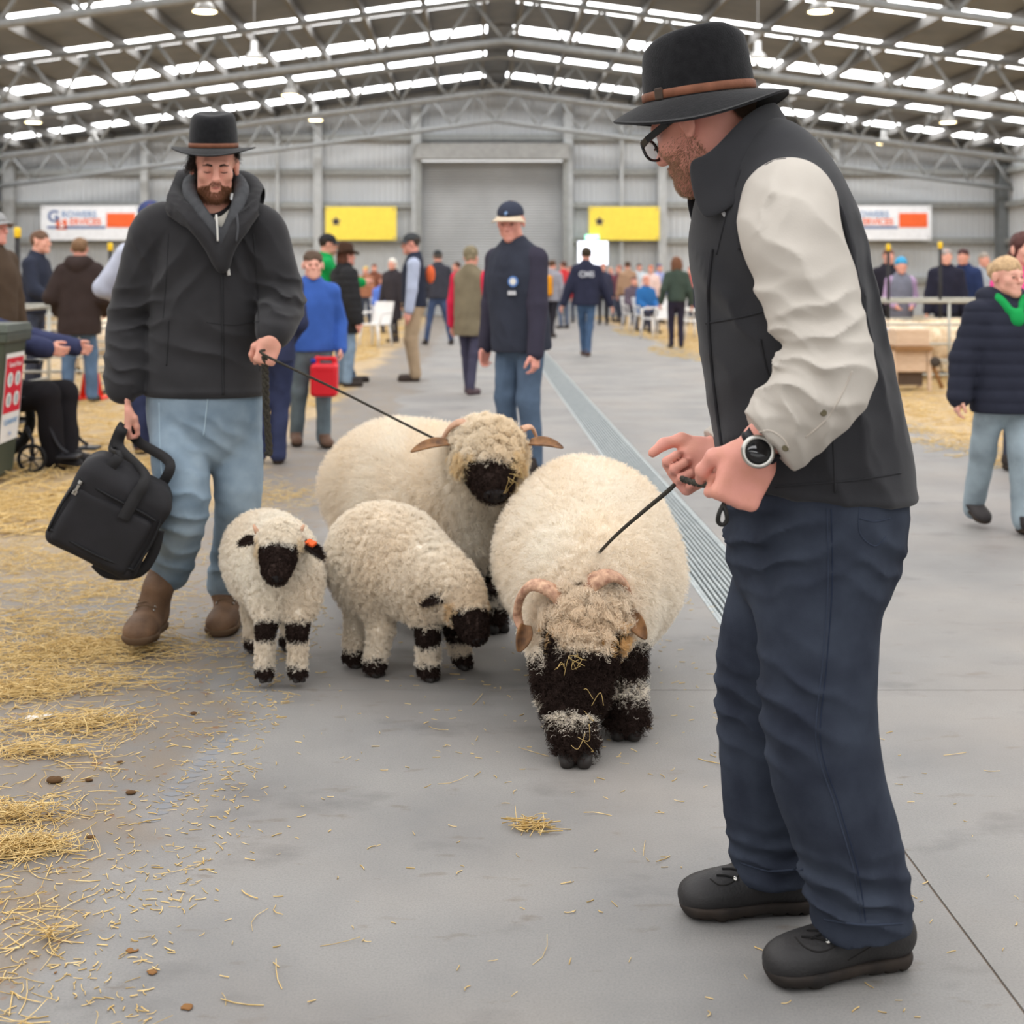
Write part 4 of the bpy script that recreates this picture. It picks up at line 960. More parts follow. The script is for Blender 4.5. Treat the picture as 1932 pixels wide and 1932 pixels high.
# shirt sleeves
S = SDF(W(1380, 900, 2.35)-V(.02, .02, 0), W(1660, 295, 2.62)+V(.03, .02, .02), .0045)
S.tube([(W(1486, 385, 2.54), .086, 1), (W(1492, 450, 2.49), .086, 1), (W(1528, 560, 2.455), .081, 1), (W(1552, 650, 2.435), .076, 1), (W(1556, 715, 2.43), .075, 1)], k=.02)
S.tube([(W(1560, 700, 2.43), .075, 1), (W(1530, 745, 2.435), .072, 1), (W(1484, 800, 2.465), .064, 1), (W(1452, 830, 2.485), .052, 1)], k=.03)
S.cap(W(1480, 810, 2.47), W(1478, 845, 2.475), .050, .036, k=.03)
S.cut(W(1447, 835, 2.49), nrm(V(-.75, 0, -.62)))
fa = [fold(W(1520, 705, 2.40), (.10, .2, .06), (.22, .1, 1), .055, .011), fold(W(1500, 500, 2.42), (.10, .2, .13), (.75, .1, .65), .085, .007), fold(W(1545, 600, 2.40), (.07, .2, .06), (-.35, 0, 1), .05, .008), fold(W(1500, 790, 2.41), (.07, .2, .06), (.9, 0, .3), .045, .008), fold(W(1450, 640, 2.45), (.06, .2, .09), (.5, 0, 1), .055, .008), fold(W(1440, 370, 2.45), (.05, .2, .06), (.9, 0, -.4), .04, .004)]
S.disp(lambda p: sum(q(p) for q in fa)-.0015*noise(p, 16, 6))
shirt = S.build('shirt', SHIRT, man, 1)
seam(shirt, [W(x, y, 2.3) for x, y in ((1608, 700), (1590, 740), (1560, 790), (1520, 825))], mat('shirt_seam', srgb(196, 187, 176), rough=.9), .0018, n=8)
seam(shirt, [W(x, y, 2.3) for x, y in ((1418, 822), (1450, 812), (1478, 828), (1490, 850))], mat('shirt_seam2', srgb(200, 191, 180), rough=.9), .0018, n=8)
BTN = mat('horn_button', srgb(92, 84, 62), rough=.4)
for x, y in ((1553, 779), (1482, 845)):
    q = skin_line(shirt, [W(x, y, 2.3), W(x+1, y, 2.3)], .001)
    if q: MB().lathe([(.0035, .0015), (.0058, .002), (.006, 0), (.0, 0)], q[0], 14, rot_to(-np.array(nrm(q[0]-V(0, 0, HC))))).build('button', BTN, shirt, True)
S = SDF(W(1300, 910, 2.70)-V(.02, .08, .02), W(1460, 760, 2.95)+V(.03, .05, .05), .0045)
S.cap(W(1445, 790, 2.88), W(1352, 850, 2.755), .058, .046, k=.02).cut(W(1356, 850, 2.75), nrm(V(-.85, -.1, -.5)))
S.disp(lambda p: -.0025*noise(p, 30, 2)); S.build('shirt_cuff', SHIRT, man, 1)
# watch
wc = W(1430, 852, 2.448); nn = nrm(V(-.06, -1, .10)); R = rot_to(nn)
wt = link('wristwatch', None, man); wt.location = tuple(wl-wloc(man))
ax = nrm(wl-el); aa = nrm(np.cross(ax, (0, 1, 0))); bb = np.cross(ax, aa)
MB().tube([lerp(wl, el, .07)+.036*(math.cos(t)*aa+math.sin(t)*bb*.95) for t in np.linspace(0, 6.283, 26)], .0035, 6, False).build('strap_edge', plain((26, 27, 32)), wt, True)
v = []; 
for t in np.linspace(0, 6.283, 33):
    for o_ in (-.011, .011): v.append(lerp(wl, el, .07)+ax*o_+.0365*(math.cos(t)*aa+math.sin(t)*bb*.95))
o = mk('strap', v, [(2*i, 2*i+1, 2*i+3, 2*i+2) for i in range(32)], plain((28, 30, 36), rough=.5), wt); o.modifiers.new('t', 'SOLIDIFY').thickness = .003
MB().lathe([(.0, -.006), (.027, -.006), (.030, -.002), (.030, .003), (.0275, .006), (.0235, .0065), (.0225, .004), (.0, .004)], wc, 36, R).build('watch_case', STEEL, wt, True)
MB().lathe([(.0, .0045), (.0225, .0045), (.0225, .0052), (.0, .0052)], wc, 32, R).build('watch_face', plain((18, 18, 20), rough=.12, spec=.6), wt, True)
# work boots
BOOTB = mat('black_leather', srgb(32, 31, 32), col2=srgb(44, 42, 42), rough=.55, vscale=12, bump=.35, bscale=160, spec=.35, bdist=.003)
SOLEB = mat('rubber_sole', srgb(34, 31, 30), col2=srgb(58, 50, 44), rough=.8, vscale=14)
LACE = plain((34, 32, 31), rough=.9)
bt1, _ = boot(man, G(1722, 1812)*V(1, 1, 0), G(1432, 1862)*V(1, 1, 0), BOOTB, SOLEB, .0042, ankle=W(1640, 1715, 2.60))
seam(bt1, [W(x, y, 2.4) for x, y in ((1500, 1768), (1520, 1788), (1548, 1796), (1578, 1782), (1592, 1748))], LACE, .0018, name='facing_edge', n=6); seam(bt1, [W(x, y, 2.4) for x, y in ((1600, 1812), (1650, 1782), (1700, 1752))], LACE, .0012, name='side_seam', n=6); seam(bt1, [W(x, y, 2.4) for x, y in ((1592, 1790), (1640, 1760), (1660, 1750))], LACE, .0012, name='side_seam', n=6)
bt2, _ = boot(man, G(1545, 1712)*V(1, 1, 0), G(1270, 1728)*V(1, 1, 0), BOOTB, SOLEB, .0042, ankle=W(1468, 1622, 2.86))

def laces(bt, rows, Y):
    for (a, b) in rows:
        mid = ((a[0]+b[0])/2, (a[1]+b[1])/2-2); seam(bt, [W(*a, Y), W(*mid, Y), W(*b, Y)], LACE2, .0024, off=.001, name='lace', n=5)
        q = skin_line(bt, [W(*b, Y), W(b[0]+1, b[1], Y)], .001, n=1)
        if q: MB().lathe([(.002, -.001), (.0052, -.001), (.0048, .002), (.002, .002)], q[0], 12, rot_to(nrm(V(0, 0, HC)-q[0])+V(0, 0, .4))).build('eyelet', STEEL, bt, True)
LACE2 = plain((22, 21, 21), rough=.9)
laces(bt1, (((1512, 1768), (1562, 1776)), ((1522, 1756), (1576, 1762)), ((1530, 1772), (1568, 1758))), 2.4); laces(bt2, (((1352, 1652), (1388, 1658)), ((1362, 1640), (1398, 1644))), 2.6)
seam(bt2, [W(x, y, 2.6) for x, y in ((1340, 1658), (1358, 1670), (1382, 1664), (1402, 1640))], LACE, .0018, name='facing_edge', n=6)
# ------------------------------------------------------------------ bearded man in dark jacket with the bag
YB2 = 5.0
mn = thing('person', G(395, 1200), 'bearded man in black hooded jacket and faded jeans, carrying a bag and a lead', 'person')
JACK = mat('softshell_black', srgb(39, 38, 40), col2=srgb(50, 49, 51), rough=.8, vscale=6, bump=.2, bscale=500, spec=.2, sheen=.1)
HOODY = mat('hoodie_grey', srgb(72, 73, 76), col2=srgb(84, 85, 88), rough=.95, vscale=40, bump=.4, bscale=300)
JEAN2 = mat('light_denim', srgb(98, 116, 132), col2=srgb(150, 166, 178), rough=.95, vscale=5, detail=6, bump=.4, bscale=450, spec=.1, bdist=.001)
hc2 = W(405, 312, 4.93); F2, L2, U2 = frame((.22, -.92, -.30)); neck2 = W(400, 420, 5.0)
rs, re, rw_ = W(292, 445, 5.03), W(246, 600, 5.06), W(229, 766, 4.93)      # right arm (bag)
ls, le, lw_ = W(496, 445, 5.03), W(533, 568, 4.99), W(512, 640, 4.80)      # left arm (rope)
S = SDF(W(195, 880, 4.6)-V(0, 0, 0), W(585, 225, 5.15), .0045)
Th2 = head_sdf(S, hc2, F2, L2, U2, .94, jaw=.94, neck=neck2)
S.tube([(neck2, .06, 1), (W(395, 500, 5.02), .10, 1.4), (W(390, 600, 5.03), .11, 1.3)], u=(0, 1, 0), k=.04)
for a, b, c in ((rs, re, rw_), (ls, le, lw_)): S.cap(W(395, 460, 5.03), a, .07, .06, k=.03); S.cap(a, b, .048, .042, k=.03); S.cap(b, c, .042, .030, k=.02)
hand_sdf(S, rw_, (0.05, -.05, -1), (.55, .83, 0), (.8, -.55, 0), .95, curl=((30, 60, 70), (34, 64, 70), (38, 66, 70), (42, 68, 70)), thumb=((.75, .4, .35), (.95, .0, .3), (.95, -.1, .25)))
hand_sdf(S, lw_, (-.28, -.20, -.93), (-.15, .9, -.25), (-1, 0, .1), .92, curl=((72, 92, 60), (80, 95, 60), (84, 95, 60), (86, 95, 60)), thumb=((.62, .62, .4), (.9, .05, .45), (.6, -.3, .7)))
body2 = S.build('body', SKIN, mn)
v = np.array([q.co for q in body2.data.vertices])+wloc(mn); fc = np.zeros(len(body2.data.polygons)*4, int); body2.data.polygons.foreach_get('vertices', fc); fc = fc.reshape(-1, 4)
hl2 = lambda p: hl(p, hc2, F2, L2, U2)
def wb2(p):
    f, l, u = hl2(p); m_ = ((u < -.054-.5*np.maximum(0, .075-f)) & (u > -.13) & (f > .0) & (np.abs(l) < .070)) | ((np.abs(l) < .030) & (f > .085) & (u < -.040) & (u > -.056))
    m_ &= ~((np.abs(l) < .019) & (u > -.072) & (u < -.054) & (f > .080)); ch = np.clip((np.abs(l)-.035)/.03, 0, 1); return m_*(1-.75*ch*np.clip((u+.1)/.04, 0, 1))+1e-9
P, N = scatter(v, fc, 5200, 8, wb2); bc = np.array(srgb(140, 100, 76))*rg.uniform(.6, 1.3, (5200, 1))
strands('beard', P, N*.8+np.array((0, -.1, -.9)), BEARDM, mn, .009, .0004, npt=4, jit=.35, col=bc, seed=9)
DKH = mat('hair_dark', srgb(46, 36, 31), rough=.6, var=.2, vscale=40)
def wh2(p):
    f, l, u = hl2(p); return ((f < .018-.05*(u < -.0)) & (u > -.055) & (u < .09) & (np.abs(l) < .09) & ~((np.abs(l) > .060) & (f > -.040) & (u < .05) & (l > 0))).astype(float)+1e-9
P, N = scatter(v, fc, 3800, 10, wh2); strands('hair', P, N*.35+np.array((0, .1, -1.)), DKH, mn, .04, .0008, npt=5, curl=.004, jit=.25, seed=11)
eb = MB()
for s in (-1, 1): eb.tube([Th2(.094, s*.014, .019), Th2(.094, s*.03, .0235), Th2(.082, s*.047, .018)], [.0035, .004, .002], 6)
eb.build('eyebrows', DKH, mn, True)['kind'] = 'stuff'
eb = MB()
for s in (-1, 1): eb.tube([Th2(.0865, s*.018, -.006), Th2(.0905, s*.03, -.0085), Th2(.085, s*.044, -.006)], [.0012, .0017, .0012], 6)
eb.build('eyelashes', DKH, mn, True)['kind'] = 'stuff'
eb = MB().tube([Th2(.0975, -.017, -.0632), Th2(.1015, 0, -.0645), Th2(.0975, .017, -.0632)], [.003, .0048, .003], 8).build('lips', mat('lips', srgb(190, 120, 108), rough=.5), mn, True)
hat2, hp2, ab2 = fedora(W(403, 279, 4.93), *frame((.06, -.99, -.12), (.0, 0, 1)), mn, HATM, BANDM, 1.0, droop=(.022, -.004, .012), brim=.062, curlup=.0, fs=.012, pinch=.12, dent=.003)
# jeans
S = SDF(W(255, 1150, 5.0)-V(0, .32, 0), W(520, 700, 5.0)+V(0, .25, 0), .0075)
S.tube([(W(386, 715, 5.05), .195, .78), (W(386, 770, 5.05), .20, .78), (W(386, 812, 5.05), .190, .82)], u=(1, 0, 0), k=.03)
S.tube([(W(336, 785, 5.03), .104, 1), (W(340, 870, 4.94), .100, 1), (W(347, 950, 4.86), .090, 1), (W(336, 1020, 4.92), .080, 1), (W(320, 1075, 4.98), .077, 1)], k=.012)
S.tube([(W(438, 785, 5.06), .104, 1), (W(448, 870, 5.04), .092, 1), (W(449, 950, 5.02), .082, 1), (W(436, 1030, 5.12), .070, 1), (W(425, 1100, 5.2), .070, 1)], k=.012)
S.cut(W(322, 1072, 5.0), nrm(V(.35, 0, -1)) if False else V(0, 0, -1)) if False else None
S.disp(lambda p: -.002*noise(p, 14, 1)+fold(W(345, 960, 4.8), (.12, .2, .12), (.4, 0, 1), .07, .008)(p)+fold(W(330, 1050, 4.9), (.12, .2, .08), (.2, 0, 1), .07, .006)(p)+fold(W(425, 1070, 5.1), (.12, .2, .08), (-.3, 0, 1), .07, .006)(p)+fold(W(390, 830, 4.9), (.12, .2, .08), (.7, 0, 1), .06, .006)(p))
tr2 = S.build('jeans', JEAN2, mn, 1)
SEAM2 = mat('denim_seam_light', srgb(150, 168, 180), rough=.95)
seam(tr2, [W(x, y, 4.7) for x, y in ((392, 750), (388, 790), (384, 822))], SEAM2, .003); seam(tr2, [W(x, y, 4.7) for x, y in ((300, 760), (302, 850), (308, 920))], SEAM2, .0025)
# jacket
S = SDF(W(190, 760, 5.0)-V(0, .35, 0), W(580, 330, 5.0)+V(0, .3, 0), .0062)
tj = [((386, 752), .213, .70), ((388, 690), .210, .68), ((390, 600), .208, .66), ((392, 520), .212, .62), ((394, 460), .205, .62), ((397, 428), .160, .66), ((399, 412), .085, .85)]
S.tube([(W(*c, 5.03), r, f_) for c, r, f_ in tj], u=(1, 0, 0), k=.03, sub=2)
S.tube([(W(318, 428, 5.03), .085, 1), (rs, .083, 1), (lerp(rs, re, .55), .080, 1), (re, .075, 1), (lerp(re, rw_, .5), .070, 1), (lerp(re, rw_, .80), .058, 1)], k=.035)
S.tube([(W(474, 428, 5.03), .085, 1), (ls, .080, 1), (lerp(ls, le, .55), .076, 1), (le, .073, 1), (lerp(le, lw_, .45), .066, 1), (lerp(le, lw_, .86), .055, 1)], k=.035)
S.cut(W(386, 744, 5.0), (0, 0, -1), .01) if False else None
fj = [fold(W(250, 590, 4.95), (.11, .3, .08), (-.2, 0, 1), .075, .012), fold(W(235, 680, 4.95), (.09, .3, .09), (.25, 0, 1), .06, .009), fold(W(530, 560, 4.92), (.10, .3, .07), (.35, 0, 1), .06, .012), fold(W(470, 480, 4.95), (.08, .3, .12), (.8, 0, .5), .07, .006), fold(W(320, 520, 4.92), (.12, .3, .12), (.75, 0, -.6), .10, .009), fold(W(400, 660, 4.9), (.16, .3, .10), (.35, 0, 1), .11, .007), fold(W(270, 470, 4.95), (.08, .3, .10), (.8, 0, .5), .07, .005)]
hemz = W(0, 748, 5.0)[2]; midx = W(386, 0, 5.0)[0]
def jd(p):
    r = sum(q(p) for q in fj)-.0015*noise(p, 12, 4)
    inner = np.abs(p[:, 0]-midx) < .235
    return r-.005*np.exp(-((p[:, 2]-hemz-.02)/.012)**2)*inner
S.disp(jd)
# hem: cut only the body, not the sleeves
sl = (slice(None), slice(None), slice(None)); Xg = S.ax[0][:, None, None]; Zg = S.ax[2][None, None, :]
inb = np.abs(Xg-midx) < .245; S.D = np.where(inb, np.maximum(S.D, hemz-Zg), S.D).astype(np.float32)
jk = S.build('jacket', JACK, mn, 1)
ZIP = mat('zip_black', srgb(34, 34, 36), rough=.6); PULL = plain((214, 212, 206), rough=.6)
seam(jk, [W(x, y, 4.6) for x, y in ((418, 470), (419, 560), (420, 650), (421, 745))], ZIP, .004, off=.0015, name='front_zip')
seam(jk, [W(x, y, 4.6) for x, y in ((318, 605), (317, 640), (314, 690))], ZIP, .003, name='pocket_zip')
seam(jk, [W(x, y, 4.6) for x, y in ((390, 608), (440, 613), (490, 606))], ZIP, .002, name='seam')
seam(jk, [W(x, y, 4.6) for x, y in ((318, 440), (314, 520), (308, 600))], ZIP, .002, name='seam'); seam(jk, [W(x, y, 4.6) for x, y in ((478, 440), (484, 520), (488, 600), (490, 700))], ZIP, .002, name='seam')
pl = skin_line(jk, [W(426, 486, 4.6), W(428, 500, 4.6), W(431, 520, 4.6)], .008, n=4)
if pl: MB().tube(pl, [.003]*5+[.006]*(len(pl)-5), 8).build('zip_pull', PULL, jk, True)['label'] = 'pale zip pull cord'
# open hood and inner hoodie around the neck
def ringtube(pts, r, m, name, parent, n=10): return MB().tube(crv(pts, 8), r, n).build(name, m, parent, True)
S = SDF(W(295, 520, 4.72), W(510, 315, 5.28), .006)
hoodp = [(418, 505, 4.865), (398, 462, 4.855), (366, 420, 4.86), (336, 392, 4.92), (322, 368, 5.02), (340, 346, 5.11), (400, 340, 5.18), (458, 346, 5.11), (482, 368, 5.02), (474, 396, 4.92), (452, 430, 4.86), (432, 468, 4.855), (422, 505, 4.865)]
hr_ = [.016, .022, .030, .036, .040, .042, .042, .042, .038, .034, .028, .020, .016]
S.tube([(W(*p), r_, 1) for p, r_ in zip(hoodp, hr_)], k=.02)
S.cap(W(335, 385, 4.96), W(322, 398, 4.99), .026, .014, k=.02); S.cap(W(474, 385, 4.96), W(486, 398, 5.0), .028, .016, k=.02)
S.disp(lambda p: -.004*noise(p, 22, 3)+fold(W(350, 400, 4.9), (.08, .1, .06), (.7, 0, .7), .035, .006)(p)+fold(W(462, 400, 4.9), (.08, .1, .06), (.7, 0, -.7), .035, .006)(p)); S.build('hood', JACK, mn, 1)
S = SDF(W(320, 500, 4.74), W(490, 325, 5.2), .006)
S.tube([(W(*p), r_, 1) for p, r_ in (((419, 470, 4.875), .012), ((404, 436, 4.87), .017), ((378, 398, 4.875), .021), ((358, 362, 4.94), .022), ((366, 340, 5.03), .022), ((405, 332, 5.08), .022), ((446, 340, 5.03), .022), ((456, 362, 4.94), .022), ((446, 396, 4.88), .020), ((432, 434, 4.87), .016), ((423, 470, 4.875), .012))], k=.02)
S.disp(lambda p: -.003*noise(p, 26, 5)); S.build('hoodie_collar', HOODY, mn, 1)
collar([[W(400, 402, 4.905), W(412, 412, 4.895), W(430, 396, 4.895), W(434, 390, 4.925)], [W(408, 432, 4.895), W(418, 448, 4.885), W(432, 420, 4.885), W(437, 406, 4.912)]], plain((186, 182, 172), rough=.9), mn, 'shirt_collar', .006)
for x0, x1 in ((408, 411), (447, 446)): MB().tube(crv([W(x0, 405, 4.84), W(x0+2, 430, 4.83), W(x1, 455, 4.83)], 5), .004, 6).build('draw_cord', HOODY if x0 > 420 else PULL, mn, True)
BOOT2 = mat('brown_boot', srgb(92, 70, 54), col2=srgb(122, 94, 72), rough=.65, vscale=16, bump=.4, bscale=120, bdist=.003); SOL2 = mat('brown_sole', srgb(96, 76, 58), rough=.85); LAC2 = plain((104, 84, 64), rough=.9)
bt3, _ = boot(mn, V(-1.165, 5.02, .035), V(-1.175, 4.72, .045), BOOT2, SOL2, .006, ankle=W(312, 1068, 4.96), lace=LAC2, wd=.055, sc=1.15)
bt4, _ = boot(mn, V(-.93, 5.30, 0), V(-.945, 5.0, 0), BOOT2, SOL2, .006, ankle=W(418, 1092, 5.22), lace=LAC2, sc=1.12)
# ------------------------------------------------------------------ black bag
BAGM = mat('bag_canvas', srgb(34, 33, 35), col2=srgb(42, 41, 44), rough=.75, vscale=8, bump=.35, bscale=350, spec=.25)
BAGE = mat('bag_piping', srgb(26, 26, 28), rough=.6); WEB = mat('bag_webbing', srgb(40, 39, 40), rough=.85, bump=.5, bscale=500)
bc_ = W(214, 965, 4.69); bag = thing('bag', (bc_[0], bc_[1], 0.2), 'black canvas travel bag with webbing handles and metal zip pulls, carried tilted', 'bag')
fu = nrm(V(.845, .18, -.475)); up_ = nrm(V(.40, 0, .90)); up_ = nrm(up_-fu*(up_@fu)); fn = nrm(np.cross(fu, up_)); 
if fn[1] > 0: fn = -fn
BT = lambda a, b, c: bc_+fu*a+up_*b+fn*c                # along, up, towards viewer
S = SDF(bc_-.34, bc_+.34, .006)
S.box(BT(0, -.02, 0), (.165, .150, .100), (fu, up_, fn), .035, k=.01); S.box(BT(-.005, .10, 0), (.135, .06, .075), (fu, up_, fn), .03, k=.06)
S.disp(lambda p: -.005*noise(p, 14, 2)+fold(BT(.02, 0, .1), (.12, .12, .12), fu+.6*up_, .12, .006)(p))
bg = S.build('bag_body', BAGM, bag, 1)
S = SDF(bc_-.34, bc_+.34, .006); S.box(BT(-.005, -.05, .088), (.140, .105, .026), (fu, up_, fn), .022, k=.01); S.disp(lambda p: -.003*noise(p, 18, 7)); S.build('front_pocket', BAGM, bag, 1)
for pts, nm in (([BT(-.150, .075, .100), BT(-.05, .068, .108), BT(.08, .066, .107), BT(.135, .060, .104)], 'zip'), ([BT(-.155, -.12, .100), BT(0, -.125, .118), BT(.15, -.12, .102)], 'piping'), ([BT(.150, -.13, .100), BT(.158, 0, .100), BT(.140, .10, .085)], 'piping'), ([BT(-.16, -.13, .09), BT(-.162, 0, .09), BT(-.14, .12, .07)], 'piping')):
    MB().tube(crv(pts, 8), .005, 6).build(nm, BAGE, bag, True)
for p, d in ((BT(-.145, .072, .112), -up_), (BT(.172, -.02, .02), V(0, 0, -1))):
    z = MB(); z.tube([p, p+d*.012], .008, 8); z.box(p+d*.032, (.0045, .002, .016), np.stack([nrm(np.cross(d, fn)), fn, d], 1)); z.box(p+d*.045, (.008, .002, .007), np.stack([nrm(np.cross(d, fn)), fn, d], 1)); z.build('zip_pull', STEEL, bag, bevel=.001)['label'] = 'silver metal zip pull'
def strap(pts, w, m, name, parent, n=8, ref=None, th=.004):
    C = crv(pts, n); v = []; ref = fn if ref is None else ref
    for i, p in enumerate(C):
        t = nrm(C[min(i+1, len(C)-1)]-C[max(i-1, 0)]); s = nrm(np.cross(t, ref)); v += [p-s*w/2, p+s*w/2]
    o = mk(name, v, [(2*i, 2*i+1, 2*i+3, 2*i+2) for i in range(len(C)-1)], m, parent); q = o.modifiers.new('t', 'SOLIDIFY'); q.thickness = th; q.offset = 0
    return o
hp_ = W(232, 806, 4.90)
strap([BT(.035, .02, .122), BT(.035, .10, .115), BT(.03, .17, .07), hp_+V(-.004, -.03, -.07), hp_+V(.0, -.02, -.01), hp_+V(0, .015, .006)], .040, WEB, 'handle', bag)
strap([BT(-.085, .14, .08), BT(-.075, .19, .05), hp_+V(-.03, -.02, -.08), hp_+V(-.008, -.015, -.012), hp_+V(0, .015, .004)], .036, WEB, 'handle', bag)
strap([BT(.10, .12, -.07), BT(.09, .22, -.06), hp_+V(.05, .04, -.06), hp_+V(.012, .02, -.008), hp_+V(0, .0, .003)], .036, WEB, 'handle', bag)
strap([BT(.165, .02, .03), BT(.185, -.06, .03), BT(.172, -.14, .03), BT(.09, -.19, .02), BT(.03, -.178, .02)], .036, WEB, 'shoulder_strap', bag, ref=fn)
# ------------------------------------------------------------------ lead ropes
ROPE = mat('rope_black', srgb(38, 36, 34), col2=srgb(74, 70, 60), rough=.8, vscale=160, bump=.6, bscale=400)
rp = thing('rope', W(505, 680, 4.76), 'thin dark lead running from the bearded man\'s fist to the ewe\'s head, tail hanging', 'rope')
h2 = W(503, 672, 4.755)
MB().tube(crv([h2+V(-.01, .02, .02), h2, W(650, 742, 4.83), W(800, 818, 4.87), W(838, 834, 4.87)], 8), .0045, 8).build('lead_line', ROPE, rp, True)
tl = crv([h2+V(-.01, .02, 0), W(501, 720, 4.80), W(503, 780, 4.83), W(508, 850, 4.86), W(505, 855, 4.86)], 10); b3 = MB()
for ph in (0, 2.1, 4.2): b3.tube([p+.007*V(math.cos(i*.9+ph), .6*math.sin(i*.9+ph), 0) for i, p in enumerate(tl)], .0075, 6)
b3.build('braided_tail', ROPE, rp, True)['kind'] = 'stuff'
rp2 = thing('rope', W(1290, 910, 2.72), 'short braided rope from the ram\'s neck through the hands of the man in the vest', 'rope')
MB().tube(crv([W(1122, 1052, 4.08), W(1160, 1012, 3.65), W(1210, 968, 3.12), W(1256, 930, 2.70), W(1272, 915, 2.685)], 10), [.0046]*41, 8).build('lead_line', ROPE, rp2, True)
mid2 = crv([W(1286, 903, 2.66), W(1310, 911, 2.62), W(1345, 918, 2.57), W(1370, 930, 2.53)], 14); b3 = MB()
for ph in (0, 3.14): b3.tube([p+.0028*V(0, math.cos(i*.8+ph), math.sin(i*.8+ph)) for i, p in enumerate(mid2)], .0042, 6)
b3.build('braided_length', ROPE, rp2, True)['kind'] = 'stuff'
MB().tube(crv([W(1366, 950, 2.50), W(1357, 968, 2.49), W(1355, 984, 2.49), W(1363, 990, 2.49), W(1371, 982, 2.49), W(1370, 968, 2.49), W(1364, 950, 2.50)], 8), .0042, 8).build('end_loop', mat('rope_loop', srgb(34, 32, 30), rough=.5), rp2, True)
